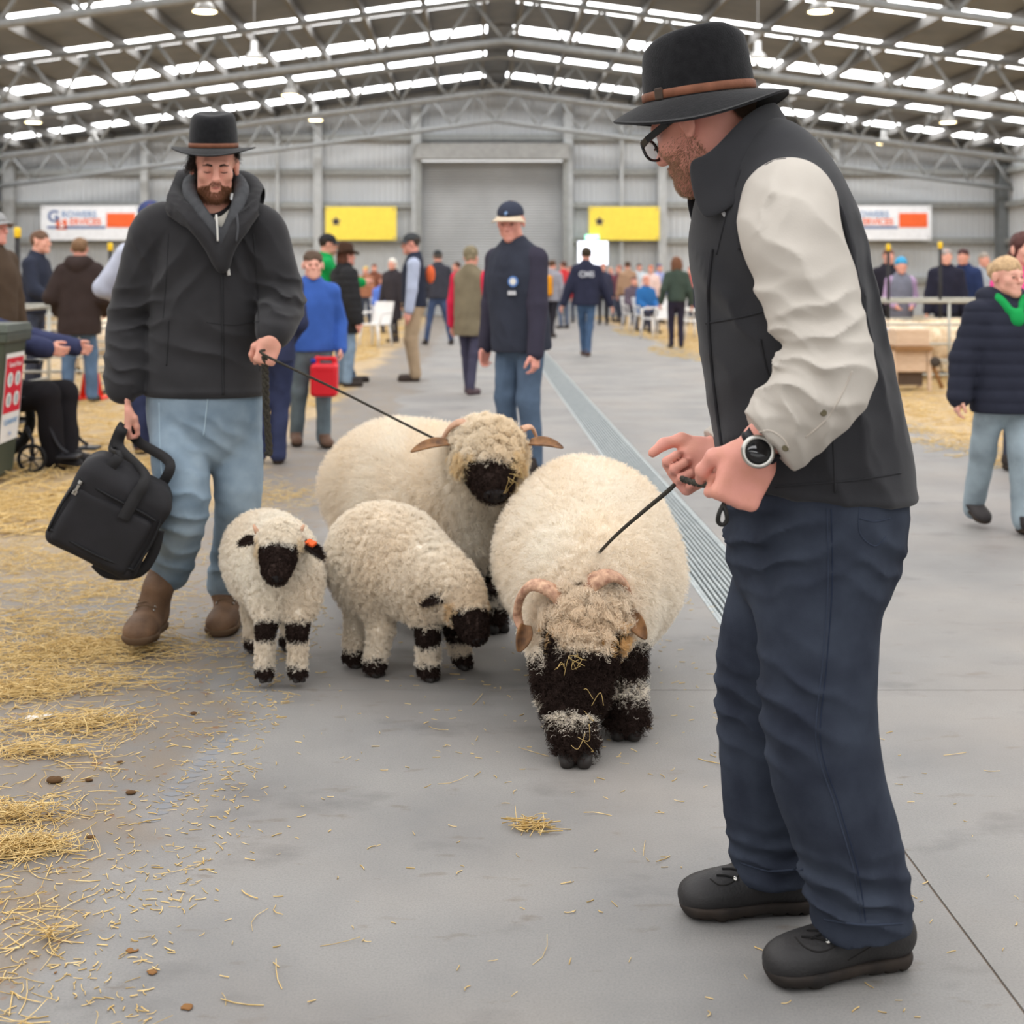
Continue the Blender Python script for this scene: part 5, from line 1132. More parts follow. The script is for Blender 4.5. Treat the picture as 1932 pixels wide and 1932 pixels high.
# ------------------------------------------------------------------ other people in the hall
HAIRS = {}
def hairm(rgb):
    if rgb not in HAIRS: HAIRS[rgb] = mat('hair_%d_%d_%d' % rgb, srgb(*rgb), rough=.7, var=.25, vscale=60, bump=.6, bscale=180)
    return HAIRS[rgb]
def human(label, pos, face, H=1.75, top=None, legs=None, shoe=(50, 42, 38), hair=None, hat=None, feet=((0, .10), (0, -.10)), arms=None, lean=0, head=(0, 0), skin=None, h=None, sit=False, extra=None, group=None, knees=None, elbow=(-.7, 0, -.3)):
    """face: degrees, 0 = away along the lane, 90 = picture left, 180 = towards viewer; top/legs: dicts"""
    pos = np.array((pos[0], pos[1], 0.)) if len(pos) == 2 else np.array(pos, float)
    Y = pos[1]; h = h or (.0085 if Y < 12 else .012 if Y < 20 else .017); hb = min(h, .0075) if Y < 12 else h*.85
    k = H/1.78; a = math.radians(face+90); F = V(math.cos(a), math.sin(a), 0); L = V(-F[1], F[0], 0); U = V(0, 0, 1)
    root = thing('person', tuple(pos), label, 'person', group)
    T = lambda f, l, u: pos+k*(f*F+l*L+u*U)
    hipu = .52 if sit else .90
    hip0 = T(-.02, 0, hipu+.02); ca, sa = math.cos(math.radians(lean)), math.sin(math.radians(lean))
    def B(f, l, u):                                   # point of the leaning upper body
        uu = u-hipu if not sit else u-.90; return hip0+k*((f*ca+uu*sa)*F+l*L+(uu*ca-f*sa)*U)
    top = dict(dict(rgb=(60, 60, 65), bulk=.012, hem=.80, sleeve=None, puff=0, m=None), **(top or {})); legs = dict(dict(rgb=(60, 80, 110), bulk=0., kind='denim'), **(legs or {}))
    arms = arms or ((.06, .27, .84), (.06, -.27, .84)); skin = skin or SKIN
    sh = [B(0, s*.168, 1.40) for s in (1, -1)]; wr = [B(*q) if lean and not sit else (B(*q)) for q in arms]
    el = [ik(sh[i], wr[i], .30*k, .265*k, elbow[0]*F+elbow[2]*U+L*(1, -1)[i]*.35) for i in (0, 1)]
    hc = B(.035, 0, 1.655); hy, hp = math.radians(head[0]), math.radians(head[1])
    Fh = nrm((F*math.cos(hy)+L*math.sin(hy))*math.cos(hp)-U*math.sin(hp)); Fh, Lh, Uh = frame(Fh); neck = B(0, 0, 1.48)
    pts = np.array([*wr, *el, *sh, hc+.16*k, hc-.16*k, B(0, 0, 1.2)])
    # body: head, neck, chest core, arms and hands in one skin
    S = SDF(pts.min(0)-.16*k, pts.max(0)+.13*k, hb)
    hk = k*(1.06 if H > 1.6 else 1.14)
    Th = head_sdf(S, hc, Fh, Lh, Uh, hk*.96, neck=neck); S.tube([(neck, .06*k, 1), (B(0, 0, 1.35), .09*k, 1.1), (B(0, 0, 1.2), .09*k, 1.1)], u=F, k=.04)
    fine = hb < .009
    for i in (0, 1):
        S.cap(B(0, 0, 1.40), sh[i], .06*k, .05*k, k=.03); S.cap(sh[i], el[i], .045*k, .038*k, k=.02); S.cap(el[i], wr[i], .038*k, .028*k, k=.02)
        d = nrm(wr[i]-el[i]); inn = -L*(1, -1)[i]+F*.15
        if fine: hand_sdf(S, wr[i], d, inn, F, .97*k, curl=((25, 35, 25), (30, 40, 25), (34, 42, 25), (38, 42, 25)), k=.006)
        else:
            n_ = nrm(inn-d*(inn@d)); s_ = np.cross(n_, d); s_ = s_ if s_@F > 0 else -s_
            S.ell(wr[i]+d*.07*k, (.062*k, .040*k, .022*k), (d, s_, n_), k=.02); S.cap(wr[i]+d*.10*k, wr[i]+d*.16*k+n_*.03*k, .026*k, .016*k, k=.015); S.cap(wr[i]+d*.03*k+s_*.03*k, wr[i]+d*.09*k+s_*.05*k, .015*k, .011*k, k=.01)
    S.build('body', skin, root)
    if Y < 14 or H < 1.6 and Y < 16: eyes(Th, root, hk*.96)
    # top
    b = top['bulk']; hem = top['hem']; w = top.get('w', 1.0)
    lo = np.minimum(pts, B(0, 0, hem)).min(0)-.26*k; hi = pts.max(0)+.2*k
    S = SDF(lo, np.array((hi[0], hi[1], B(0, 0, 1.56)[2]+.05)), h)
    S.tube([(B(-.005, 0, hem-.03), (.164*w+b)*k, .86), (B(0, 0, .98), (.160*w+b)*k, .82), (B(.005, 0, 1.15), (.162*w+b)*k, .76), (B(.008, 0, 1.30), (.166*w+b)*k, .72), (B(0, 0, 1.41), (.118*w+b*.8)*k, .80), (B(-.005, 0, 1.485), (.074+b*.7)*k, 1)], u=L, k=.03, sub=2)
    def sleeves(Sx, e=0, end=.97):
        for i in (0, 1):
            Sx.cap(B(0, (1, -1)[i]*.075, 1.425), sh[i], (.062+b*.8)*k, (.060+b*.8+e)*k, k=.04); Sx.cap(sh[i], el[i], (.062+b+e)*k, (.053+b+e)*k, k=.03); Sx.cap(el[i], lerp(el[i], wr[i], end), (.053+b+e)*k, (.042+b*.8+e)*k, k=.02)
    if top['sleeve'] is None: sleeves(S)
    else:
        for i in (0, 1): S.cap(B(0, (1, -1)[i]*.075, 1.425), sh[i]-L*(1, -1)[i]*.03*k, (.066+b*.8)*k, (.068+b*.8)*k, k=.04)
    if top.get('hood'): S.tube([(B(.03, .09, 1.50), .045*k, 1), (B(-.07, .08, 1.52), .05*k, 1), (B(-.11, 0, 1.47), .06*k, 1), (B(-.07, -.08, 1.52), .05*k, 1), (B(.03, -.09, 1.50), .045*k, 1)], k=.04)
    if top.get('collar', 1): S.tube([(B(.06, .035, 1.50), .02*k, 1), (B(.0, .066, 1.525), .022*k, 1), (B(-.06, 0, 1.54), .022*k, 1), (B(.0, -.066, 1.525), .022*k, 1), (B(.06, -.035, 1.50), .02*k, 1)], k=.02)
    sd = int(abs(pos[0]*37+Y*13)) % 19
    pf = top['puff']; upv = nrm(B(0, 0, 1)-B(0, 0, 0))
    S.disp(lambda p: (-.010*k*np.sqrt(np.abs(np.sin(((p-pos)@upv)*math.pi/(.085*k)))) if pf else 0)-.0045*noise(p, 13, sd)-.003*ridge(p, 19, sd+4))
    hz = B(0, 0, hem); hn = -upv; ok = (np.abs((S.ax[0][:, None, None]-hip0[0])*L[0]+(S.ax[1][None, :, None]-hip0[1])*L[1]) < (.175*w+b)*k+.03)
    d = (S.ax[0]-hz[0])[:, None, None]*hn[0]+(S.ax[1]-hz[1])[None, :, None]*hn[1]+(S.ax[2]-hz[2])[None, None, :]*hn[2]
    S.D = np.where(ok, np.maximum(S.D, d), S.D).astype(np.float32)
    tm = top['m'] or cloth(top['rgb']); tp = S.build(top.get('name', 'jacket'), tm, root)
    if top['sleeve'] is not None:
        S = SDF(lo, np.array((hi[0], hi[1], B(0, 0, 1.56)[2]+.05)), h); sleeves(S, -.004, top.get('slen', .97)); S.disp(lambda p: -.005*noise(p, 17, sd+2)); S.build('shirt', cloth(top['sleeve']), root)
    # legs
    lb = legs['bulk']; an = []; kn = []
    hips = [hip0+k*(s*.088*L-.01*U) for s in (1, -1)]
    for i in (0, 1):
        ft = feet[i]; f0, l0 = ft[0], ft[1]; z = ft[2] if len(ft) > 2 else 0
        an.append(T(f0-.04, l0, .10+z)); kn.append(ik(hips[i], an[i], (.43 if sit else .408)*k, (.43 if sit else .408)*k, F+L*(1, -1)[i]*.12))
    pp = np.array([*an, *kn, *hips])
    S = SDF(pp.min(0)-.2*k, pp.max(0)+.2*k, h)
    S.tube([(hip0+U*.14*k, (.150+lb)*k, .78), (hip0+U*.02*k, (.155+lb)*k, .84), (hip0-U*.05*k, (.135+lb)*k, .85)], u=L, k=.03, sub=1)
    for i in (0, 1): S.cap(hips[i]-U*.04*k, kn[i], (.084+lb)*k, (.062+lb)*k, k=.03); S.cap(kn[i], an[i]-U*.02*k, (.061+lb)*k, (.050+lb)*k, k=.03)
    S.disp(lambda p: -.004*noise(p, 16, sd+5)-.003*ridge(p, 24, sd+1))
    lm = denim(legs['rgb']) if legs['kind'] == 'denim' else cloth(legs['rgb'])
    S.build('trousers', lm, root)
    sm = plain(shoe, rough=.7)
    for i in (0, 1):
        ft = feet[i]; z = ft[2] if len(ft) > 2 else 0; tp_ = ft[3] if len(ft) > 3 else 0; p0 = T(ft[0]-.09, ft[1], z+max(0, tp_)*.0); q0 = T(ft[0]+.19, ft[1]+(.02, -.02)[i], z)
        if tp_: p0 = p0+U*tp_*k
        if Y < 12: boot(root, p0, q0, sm, plain((58, 48, 40), rough=.9), .008, ankle=an[i]+U*.02, name='boot', sc=1.0*k)
        else:
            S = SDF(np.minimum(p0, q0)-.1, np.maximum(p0, q0)+V(.1, .1, .2), h*.8); S.cap(lerp(p0, q0, .15)+U*.035*k, lerp(p0, q0, .80)+U*.03*k, .042*k, .046*k, k=.02); S.cap(lerp(p0, q0, .15)+U*.04*k, an[i], .042*k, .05*k, k=.02); S.cut(np.minimum(p0, q0)*V(0, 0, 1)+V(0, 0, .002), (0, 0, -1)); S.build('shoe', sm, root)
    # hair and headwear
    q = hk*.96
    if hair:
        S = SDF(hc-.30*k, hc+.2*k, hb)
        S.ell(Th(-.016, 0, .036), np.array((.106, .085, .094))*q, (Fh, Lh, Uh), k=.01)
        if hair.get('bun'): S.ell(Th(-.12, 0, .04), .04*q, k=.02)
        if hair.get('long'): S.ell(Th(-.06, 0, -.06), np.array((.07, hair.get('wide', .095), hair['long']))*q, (Fh, Lh, Uh), k=.04)
        if hair.get('long'): S.ell(Th(.085, 0, -.06), np.array((.085, .066, .12))*q, (Fh, Lh, Uh), k=.015, op='sub')
        else: S.box(Th(.085, 0, -.085), np.array((.088, .2, .115))*q, (Fh, Lh, Uh), .02, k=.02, op='sub'); S.cut(Th(-.05, 0, -.058), -Uh)
        for s in (-1, 1):
            if not hair.get('long'): S.ell(Th(-.008, s*.086, -.02), np.array((.024, .02, .045))*q, (Fh, Lh, Uh), k=.01, op='sub')
        S.disp(lambda p: -.006*noise(p, 40, 3)-.004*noise(p, 75, 8)); S.build('hair', hairm(hair['rgb']), root)
    if hat:
        if hat['kind'] == 'cap':
            S = SDF(hc-.16*k, hc+.24*k, hb); S.ell(Th(-.012, 0, .048), np.array((.109, .088, .086))*q, (Fh, Lh, Uh), k=.01); S.cut(Th(0, 0, .042), -Uh+.10*Fh)
            S.disp(lambda p: -.001*noise(p, 30, 2)); cp = S.build('cap', cloth(hat['rgb']), root)
            MB().lathe([(.0, .006*q), (.007*q, .003*q), (.009*q, -.002*q)], Th(-.012, 0, .133), 10).build('cap_button', cloth(hat['rgb']), cp, True)
            v = []; ns, nr_ = 13, 5
            for i in range(nr_):
                for j in range(ns):
                    th = (j/(ns-1)-.5)*2.3; r1 = .088+(.062*math.cos(th*.62))*i/(nr_-1)
                    v.append(Th(-.012+(.02+r1)*math.cos(th)*1.0, (r1*.92)*math.sin(th), .046-.012*(i/(nr_-1))-.03*(abs(th)/1.15)**2*(i/(nr_-1)+.15)))
            o = mk('cap_peak', v, [(i*ns+j, i*ns+j+1, (i+1)*ns+j+1, (i+1)*ns+j) for i in range(nr_-1) for j in range(ns-1)], cloth(hat.get('peak', hat['rgb'])), cp); o.modifiers.new('t', 'SOLIDIFY').thickness = .005
        elif hat['kind'] == 'brim': fedora(Th(-.012, 0, .045), Fh, Lh, Uh, root, cloth(hat['rgb']), cloth(hat.get('band', (60, 45, 35))), q*1.02, droop=(.025, -.02, .01), brim=.07)
        elif hat['kind'] == 'beanie':
            S = SDF(hc-.16*k, hc+.24*k, hb); S.ell(Th(-.014, 0, .052), np.array((.110, .090, .098))*q, (Fh, Lh, Uh), k=.01); S.cut(Th(-.02, 0, .012), -Uh+.25*Fh); S.disp(lambda p: -.002*noise(p, 60, 2)); S.build('beanie', cloth(hat['rgb'], bump=.8), root)
    return root, dict(T=T, B=B, wr=wr, el=el, Th=Th, F=F, L=L, k=k, hc=hc)
def XY(px, py): p = G(px, py); return (p[0], p[1])
def AT(px, Y): return ((px-PX)*Y/FPX, Y)
# cap man behind the ewe
capm, J = human('man in navy vest with a chest badge and navy cap with pale peak', AT(978, 9.25), 138, 1.80, top=dict(rgb=(54, 57, 68), sleeve=(58, 55, 68), bulk=.022, w=1.16, hem=.80, name='vest'), legs=dict(rgb=(74, 96, 122), bulk=.012), hat=dict(kind='cap', rgb=(56, 60, 74), peak=(206, 188, 164)), hair=dict(rgb=(120, 100, 84)), head=(26, 14), arms=((.14, .24, .80), (.06, -.26, .82)), skin=SKIN_R, lean=5)
b = J['B'](.165, .105, 1.27); MB().lathe([(0, 0), (.036, 0), (.036, .004), (0, .004)], b, 20, rot_to(J['F']+.35*J['L'])).build('chest_badge', plain((92, 128, 186)), capm); MB().lathe([(0, .004), (.022, .004), (.022, .007), (0, .007)], b, 20, rot_to(J['F']+.35*J['L'])).build('badge_centre', plain((226, 222, 214)), capm)
MB().box(J['B'](.172, .095, 1.195), (.034, .005, .014), np.stack([J['L'], J['F'], V(0, 0, 1)], 1)).build('badge_lettering', plain((196, 196, 200)), capm, bevel=.003)
e = J['Th'](.100, .0, .075); MB().lathe([(0, 0), (.013, 0), (.013, .003), (0, .003)], e, 14, rot_to(J['F']+.3*V(0, 0, 1))).build('cap_badge', plain((120, 150, 190)), capm)
# boy with jerry can
boy, J = human('boy in bright blue fleece and muddy jeans holding a red jerry can', AT(590, 10.75), 196, 1.50, top=dict(rgb=(62, 96, 172), bulk=.028, hem=.86, name='fleece'), legs=dict(rgb=(92, 108, 116), bulk=.014), shoe=(98, 74, 60), hair=dict(rgb=(84, 66, 52)), head=(-6, 0), arms=((.05, .25, .88), (.02, -.27, .86)), feet=((.10, .09), (-.12, -.13)), skin=SKIN_P)
REDP = mat('red_plastic', srgb(214, 26, 40), rough=.4, spec=.4, var=.04); c = J['wr'][0]+V(-.01, -.03, -.30)
c = W(612, 717, 10.55)
jc = thing('jerry_can', (c[0], c[1], c[2]-.14), 'red plastic jerry can with a blue cap hanging from the boy\'s hand', 'jerry can')
S = SDF(c-.2, c+.24, .006); S.box(c, (.104, .07, .125), None, .03, k=.01); S.cap(c+V(-.055, 0, .165), c+V(.075, 0, .165), .016, k=.02); S.cap(c+V(.078, 0, .16), c+V(.09, 0, .11), .018, k=.02); S.cap(c+V(-.055, 0, .165), c+V(-.058, 0, .12), .018, k=.02)
S.box(c+V(0, -.075, -.01), (.07, .006, .085), None, .004, k=.006, op='sub'); S.build('can_body', REDP, jc); MB().lathe([(.026, 0), (.026, .035), (.02, .04), (0, .04)], c+V(-.08, 0, .125), 16).build('can_cap', plain((40, 60, 150), rough=.4), jc, True)
# pair: green jacket, puffer and brown hat
human('man in bright green jacket and dark cap, arm round the brown-hatted woman', AT(617, 17.3), 282, 1.84, top=dict(rgb=(24, 150, 78), bulk=.022, hem=.84), legs=dict(rgb=(74, 100, 132)), hat=dict(kind='cap', rgb=(46, 46, 48)), hair=dict(rgb=(50, 40, 34)), arms=((.30, .26, 1.24), (.44, -.06, 1.20)), head=(0, 6), feet=((.34, -.02), (.24, -.20)))
human('woman in black puffer jacket, jeans and wide brown hat beside the green jacket', AT(652, 16.7), 300, 1.68, top=dict(rgb=(44, 44, 46), bulk=.042, puff=1, hem=.66), legs=dict(rgb=(110, 138, 164), bulk=.012), hat=dict(kind='brim', rgb=(74, 54, 44)), hair=dict(rgb=(84, 50, 36), long=.10), skin=SKIN_R, feet=((.0, .14), (.0, -.12)))
# khaki trousers
hm, J = human('man in navy vest and pale blue sleeves with khaki trousers, standing side-on', AT(778, 17.6), 92, 1.86, top=dict(rgb=(44, 48, 62), sleeve=(176, 184, 206), bulk=.02, hem=.88, name='vest'), legs=dict(rgb=(170, 148, 122), kind='cloth', bulk=.02), hat=dict(kind='cap', rgb=(66, 68, 70)), hair=dict(rgb=(70, 60, 54)), arms=((.06, .24, .84), (.0, -.24, .84)), head=(0, 5), skin=SKIN_R, shoe=(64, 52, 46))
S = SDF(J['B'](-.19, 0, 1.27)-.14, J['B'](-.19, 0, 1.27)+.14, .014); S.ell(J['B'](-.20, 0, 1.28), (.06, .06, .12), k=.02); S.build('orange_pack', cloth((224, 104, 62)), hm)
human('white-haired woman in a long charcoal coat past the khaki trousers', AT(741, 28.2), 150, 1.70, top=dict(rgb=(58, 54, 58), bulk=.03, hem=.46, w=.98), legs=dict(rgb=(38, 34, 38), kind='cloth', bulk=-.01), hair=dict(rgb=(222, 216, 206), long=.07), feet=((.0, .08), (-.05, -.06)))
hm, _ = human('man in grey jacket, jeans and dark cap striding off with legs apart', AT(826, 27.2), 12, 1.84, top=dict(rgb=(60, 60, 68), bulk=.026, hem=.86, w=1.08), legs=dict(rgb=(58, 78, 116)), hat=dict(kind='cap', rgb=(54, 56, 58)), hair=dict(rgb=(90, 80, 74)), feet=((.06, .22), (-.02, -.25)))
human('person in a dark red coat by the roller door, facing the grey-jacket man', AT(862, 36.0), 80, 1.72, top=dict(rgb=(132, 40, 52), bulk=.03, hem=.70), legs=dict(rgb=(40, 42, 52), kind='cloth'), hair=dict(rgb=(80, 54, 44)))
human('woman in olive vest with crimson sleeves, walking just behind the navy cap man', AT(888, 15.6), 335, 1.64, top=dict(rgb=(122, 112, 92), sleeve=(204, 42, 72), bulk=.034, hem=.70, name='vest'), legs=dict(rgb=(70, 68, 86), kind='cloth'), hair=dict(rgb=(150, 138, 112)), hat=dict(kind='beanie', rgb=(128, 118, 96)), feet=((.14, .08), (-.12, -.07)), shoe=(84, 68, 72))
# aisle walkers
hm, J = human('person with a mustard yellow backpack over a grey coat and black trousers', AT(1042, 30.6), 330, 1.70, top=dict(rgb=(150, 150, 160), bulk=.03, hem=.82), legs=dict(rgb=(42, 40, 46), kind='cloth'), hair=dict(rgb=(84, 60, 44)), feet=((.2, .08), (-.2, -.08)))
c = J['B'](-.24, .05, 1.18); S = SDF(c-.28, c+.28, .017); S.box(c, (.15, .12, .23), (J['L'], J['F'], V(0, 0, 1)), .07, k=.02); S.build('backpack', cloth((224, 150, 34)), hm)['label'] = 'mustard yellow backpack'
hm, J = human('man seen from behind in a navy jacket with white lettering across the shoulders, walking away', AT(1106, 23.2), 357, 1.81, top=dict(rgb=(46, 48, 66), bulk=.03, hem=.82, w=1.14), legs=dict(rgb=(60, 92, 130)), hair=dict(rgb=(56, 46, 34)), arms=((-.02, .38, .86), (.05, -.40, .84)), feet=((.30, .03), (-.06, -.02)), shoe=(84, 64, 56))
text('CMS', J['B'](-.172, 0.0, 1.33), .13, plain((196, 198, 206)), hm, yaw=math.radians(-3), bold=.004)
human('woman with long brown hair in a dark green jumper and black trousers, walking away', AT(1276, 25.8), 0, 1.70, top=dict(rgb=(64, 76, 68), bulk=.018, hem=.90, name='jumper'), legs=dict(rgb=(48, 44, 58), kind='cloth', bulk=.004), hair=dict(rgb=(112, 76, 56), long=.17, wide=.12), arms=((.03, .30, .88), (.0, -.29, .86)), feet=((.06, .09), (-.03, -.08)), shoe=(44, 40, 40))
human('man in a tan jacket and navy trousers, stepping sideways in the far crowd', AT(1184, 38.5), 10, 1.76, top=dict(rgb=(164, 134, 110), bulk=.03, hem=.84), legs=dict(rgb=(48, 54, 82), kind='cloth'), hair=dict(rgb=(74, 54, 40)), feet=((.0, .12), (.0, -.16)))
# left side
human('man in a brown waxed jacket and grey cap, at the pens beyond the wheelie bin', AT(-14, 10.6), 250, 1.80, top=dict(rgb=(78, 64, 52), bulk=.035, hem=.74, w=1.1), legs=dict(rgb=(60, 60, 66), kind='cloth'), hat=dict(kind='cap', rgb=(150, 150, 150)), hair=dict(rgb=(120, 100, 84)), skin=SKIN_R)
human('young man in navy jacket leaning on the pen rail behind a marker post', AT(66, 15.9), 262, 1.84, top=dict(rgb=(48, 52, 66), bulk=.02, hem=.86), legs=dict(rgb=(60, 66, 84)), hair=dict(rgb=(104, 78, 62)), arms=((.34, .18, 1.02), (.34, -.18, 1.02)), skin=SKIN_P, lean=4)
human('person in a dark brown hoodie and blue jeans seen from behind at the pens', AT(150, 14.6), 5, 1.72, top=dict(rgb=(56, 46, 44), bulk=.045, w=1.16, hem=.72, hood=1), legs=dict(rgb=(74, 104, 138), bulk=.015), hair=dict(rgb=(122, 94, 70)), feet=((.0, .13), (.0, -.14)), arms=((.16, .25, .98), (.16, -.25, .98)))
human('man in a pale blue shirt with rolled sleeves, mostly hidden behind the bearded man', AT(284, 10.3), 350, 1.86, top=dict(rgb=(186, 190, 206), bulk=.02, hem=.88, name='shirt'), legs=dict(rgb=(48, 56, 92), bulk=.012), hat=dict(kind='cap', rgb=(62, 72, 112)), hair=dict(rgb=(120, 60, 56)), arms=((.26, .30, 1.08), (.20, -.22, 1.0)), feet=((.02, .06), (-.02, -.20)), elbow=(-.2, 0, -.3), shoe=(112, 86, 72), skin=SKIN_R)
human('short person in navy clothes and brown boots right behind the bearded man', AT(512, 9.75), 10, 1.57, top=dict(rgb=(50, 54, 78), bulk=.02), legs=dict(rgb=(46, 54, 88), bulk=.014), hair=dict(rgb=(110, 80, 60)), shoe=(104, 72, 56), arms=((.16, .14, .95), (.16, -.14, .95)), feet=((.0, .10), (.0, -.05)))
# right side
girl, J = human('fair-haired girl in navy puffer jacket and pale jeans with a green neck scarf', AT(1898, 7.15), 188, 1.40, top=dict(rgb=(44, 46, 58), bulk=.034, puff=1, hem=.76, w=1.06, hood=1), legs=dict(rgb=(136, 154, 164), bulk=.018), hair=dict(rgb=(190, 158, 120), bun=1), feet=((.16, .05), (-.22, -.10, .02, .06)), head=(14, 2), arms=((.02, .30, .86), (.0, -.32, .86)), shoe=(54, 50, 50), skin=SKIN_P, h=.0075)
S = SDF(J['B'](.05, 0, 1.46)-.2, J['B'](.05, 0, 1.46)+.18, .006); Bj = J['B']
S.tube([(Bj(.135, .01, 1.40), .014, 1), (Bj(.115, .05, 1.46), .02, 1), (Bj(.05, .09, 1.53), .02, 1), (Bj(-.05, .065, 1.55), .02, 1), (Bj(-.05, -.065, 1.55), .02, 1), (Bj(.05, -.09, 1.53), .02, 1), (Bj(.115, -.05, 1.46), .02, 1), (Bj(.135, -.01, 1.40), .014, 1)], k=.015); S.ell(Bj(.155, 0, 1.385), (.04, .028, .05), k=.02)
S.disp(lambda p: -.003*noise(p, 50, 2)); S.build('neck_scarf', cloth((30, 152, 78)), girl)['label'] = 'bright green neck scarf'
human('dark-haired woman in a hot pink top behind the girl in the puffer jacket', AT(1932, 9.4), 190, 1.60, top=dict(rgb=(238, 84, 150), bulk=.02, hem=.84), legs=dict(rgb=(60, 64, 78)), hair=dict(rgb=(84, 52, 48), long=.08), skin=SKIN_P)
G1 = 'people standing beyond the right pens'
human('person in black jacket standing at the pen fence below the white banner', AT(1676, 21.0), 185, 1.74, top=dict(rgb=(44, 42, 50), bulk=.03), legs=dict(rgb=(50, 52, 64)), hair=dict(rgb=(110, 74, 60)))
human('child in a blue beanie and grey top with lilac sleeves at the pen fence', AT(1700, 20.4), 175, 1.58, top=dict(rgb=(120, 122, 136), sleeve=(176, 150, 184), bulk=.03), legs=dict(rgb=(60, 60, 76)), hat=dict(kind='beanie', rgb=(70, 160, 206)), arms=((.22, .14, 1.0), (.22, -.14, 1.0)))
human('person in dark navy coat next to the second yellow-capped post', AT(1785, 20.0), 165, 1.72, top=dict(rgb=(40, 40, 54), bulk=.035), legs=dict(rgb=(44, 46, 60)), hair=dict(rgb=(150, 140, 136)), skin=SKIN_P)
human('person in deep blue jacket leaning towards the navy coat at the fence', AT(1822, 20.6), 140, 1.74, top=dict(rgb=(44, 56, 92), bulk=.03), legs=dict(rgb=(44, 46, 60)), hair=dict(rgb=(70, 42, 42)), lean=8)
human('person in a pale grey top at the far end of the pen fence', AT(1856, 22.0), 190, 1.70, top=dict(rgb=(160, 166, 174), bulk=.03), legs=dict(rgb=(70, 74, 86)), hair=dict(rgb=(150, 140, 130)))
# far crowd by the end wall
cr = [(1008, 37, 150, (52, 70, 110), (196, 166, 140), 'blue jacket', 'pale'), (1022, 40, 200, (70, 80, 110), (186, 150, 120), 'slate coat', 'sandy'), (1063, 36, 30, (196, 60, 64), (90, 60, 50), 'red coat', 'brown'), (1075, 41, 160, (214, 150, 130), (150, 100, 80), 'peach top', 'auburn'),
      (1138, 39, 170, (60, 62, 80), (170, 110, 92), 'dark blue coat', 'ginger'), (1152, 42, 200, (150, 66, 76), (196, 150, 126), 'maroon jumper', 'fair'), (1168, 41, 120, (110, 66, 76), (150, 100, 88), 'plum jacket', 'chestnut'), (1206, 42, 190, (196, 206, 214), (70, 60, 58), 'white shirt', 'black'),
      (1228, 38, 170, (222, 196, 190), (190, 110, 80), 'pale pink top', 'red'), (1244, 40, 200, (150, 160, 206), (70, 80, 120), 'lilac jacket', 'dark'), (1303, 39, 160, (206, 110, 110), (150, 90, 76), 'coral jumper', 'brown'), (1318, 41, 190, (84, 70, 92), (110, 60, 54), 'purple coat', 'dark red'),
      (1330, 37, 150, (226, 190, 172), (196, 150, 130), 'cream top', 'light'), (882, 41, 170, (96, 90, 96), (110, 90, 80), 'grey jumper', 'mousy'), (706, 40, 190, (120, 76, 60), (110, 70, 56), 'rust jacket', 'russet'), (690, 38.5, 160, (160, 110, 86), (214, 180, 90), 'brown top', 'blonde')]
for i, (px, Y, fc_, rgb, hr, nm, hn) in enumerate(cr):
    human('distant person in a %s with %s hair by the end wall' % (nm, hn), AT(px, Y), fc_, 1.62+.12*((i*7) % 5)/4, top=dict(rgb=rgb, bulk=.03, hem=.84), legs=dict(rgb=((60, 70, 92), (48, 48, 56), (84, 96, 120))[i % 3]), hair=dict(rgb=hr), h=.024, group='distant crowd at the end wall')
for px, Y, rgb, hr, nm in ((1219, 33.0, (48, 104, 164), (196, 130, 110), 'bright blue top'), (1318, 31.0, (48, 46, 66), (150, 100, 80), 'dark navy top'), (722, 33.0, (90, 120, 200), (120, 80, 66), 'royal blue shirt'), (1196, 34.5, (96, 84, 96), (110, 80, 70), 'mauve jacket')):
    human('person in a %s seated on a white plastic chair by the aisle' % nm, AT(px, Y), 200, 1.70, sit=True, feet=((.42, .1), (.42, -.1)), top=dict(rgb=rgb, bulk=.03, hem=.84), legs=dict(rgb=(60, 62, 80)), hair=dict(rgb=hr), arms=((.30, .15, 1.02), (.30, -.15, 1.02)), h=.02)
# seated in the wheelchair
seat = AT(4, 9.6)
wp, J = human('seated person in navy jacket and black trousers in the wheelchair behind the bin', seat, 262, 1.72, sit=True, lean=-24, feet=((.50, .09), (.48, -.09)), top=dict(rgb=(52, 56, 84), bulk=.03, hem=.82), legs=dict(rgb=(32, 30, 33), kind='cloth', bulk=.03), hair=dict(rgb=(130, 124, 120)), hat=dict(kind='cap', rgb=(70, 80, 140)), arms=((.58, .20, .98), (.56, -.20, 1.0)), shoe=(36, 34, 36))
# ------------------------------------------------------------------ wheelie bin
BINM = mat('bin_green', srgb(62, 68, 54), col2=srgb(72, 78, 64), rough=.55, vscale=5, spec=.4); LIDM = mat('bin_lid', srgb(70, 76, 66), rough=.5, spec=.4); TYRE = mat('tyre_rubber', srgb(30, 30, 31), rough=.85)
an = math.radians(3); bn = V(math.cos(an), math.sin(an), 0); bs = V(-bn[1], bn[0], 0)
bc0 = V(-3.295, 8.90, 0); BQ = lambda a, b, c: bc0+bn*a+bs*b+V(0, 0, c)
wb_ = thing('wheelie_bin', tuple(bc0), 'dark green wheelie bin with a red and white sticker beside the seated person', 'bin')
def taper(m, x0, x1, z0, z1, w0, w1, off=0):
    v = [BQ(off+sx*x0, sy*w0, z0) for sx in (-1, 1) for sy in (-1, 1)]+[BQ(off+sx*x1, sy*w1, z1) for sx in (-1, 1) for sy in (-1, 1)]
    return m.add(v, [(0, 2, 3, 1), (4, 5, 7, 6), (0, 1, 5, 4), (1, 3, 7, 5), (3, 2, 6, 7), (2, 0, 4, 6)])
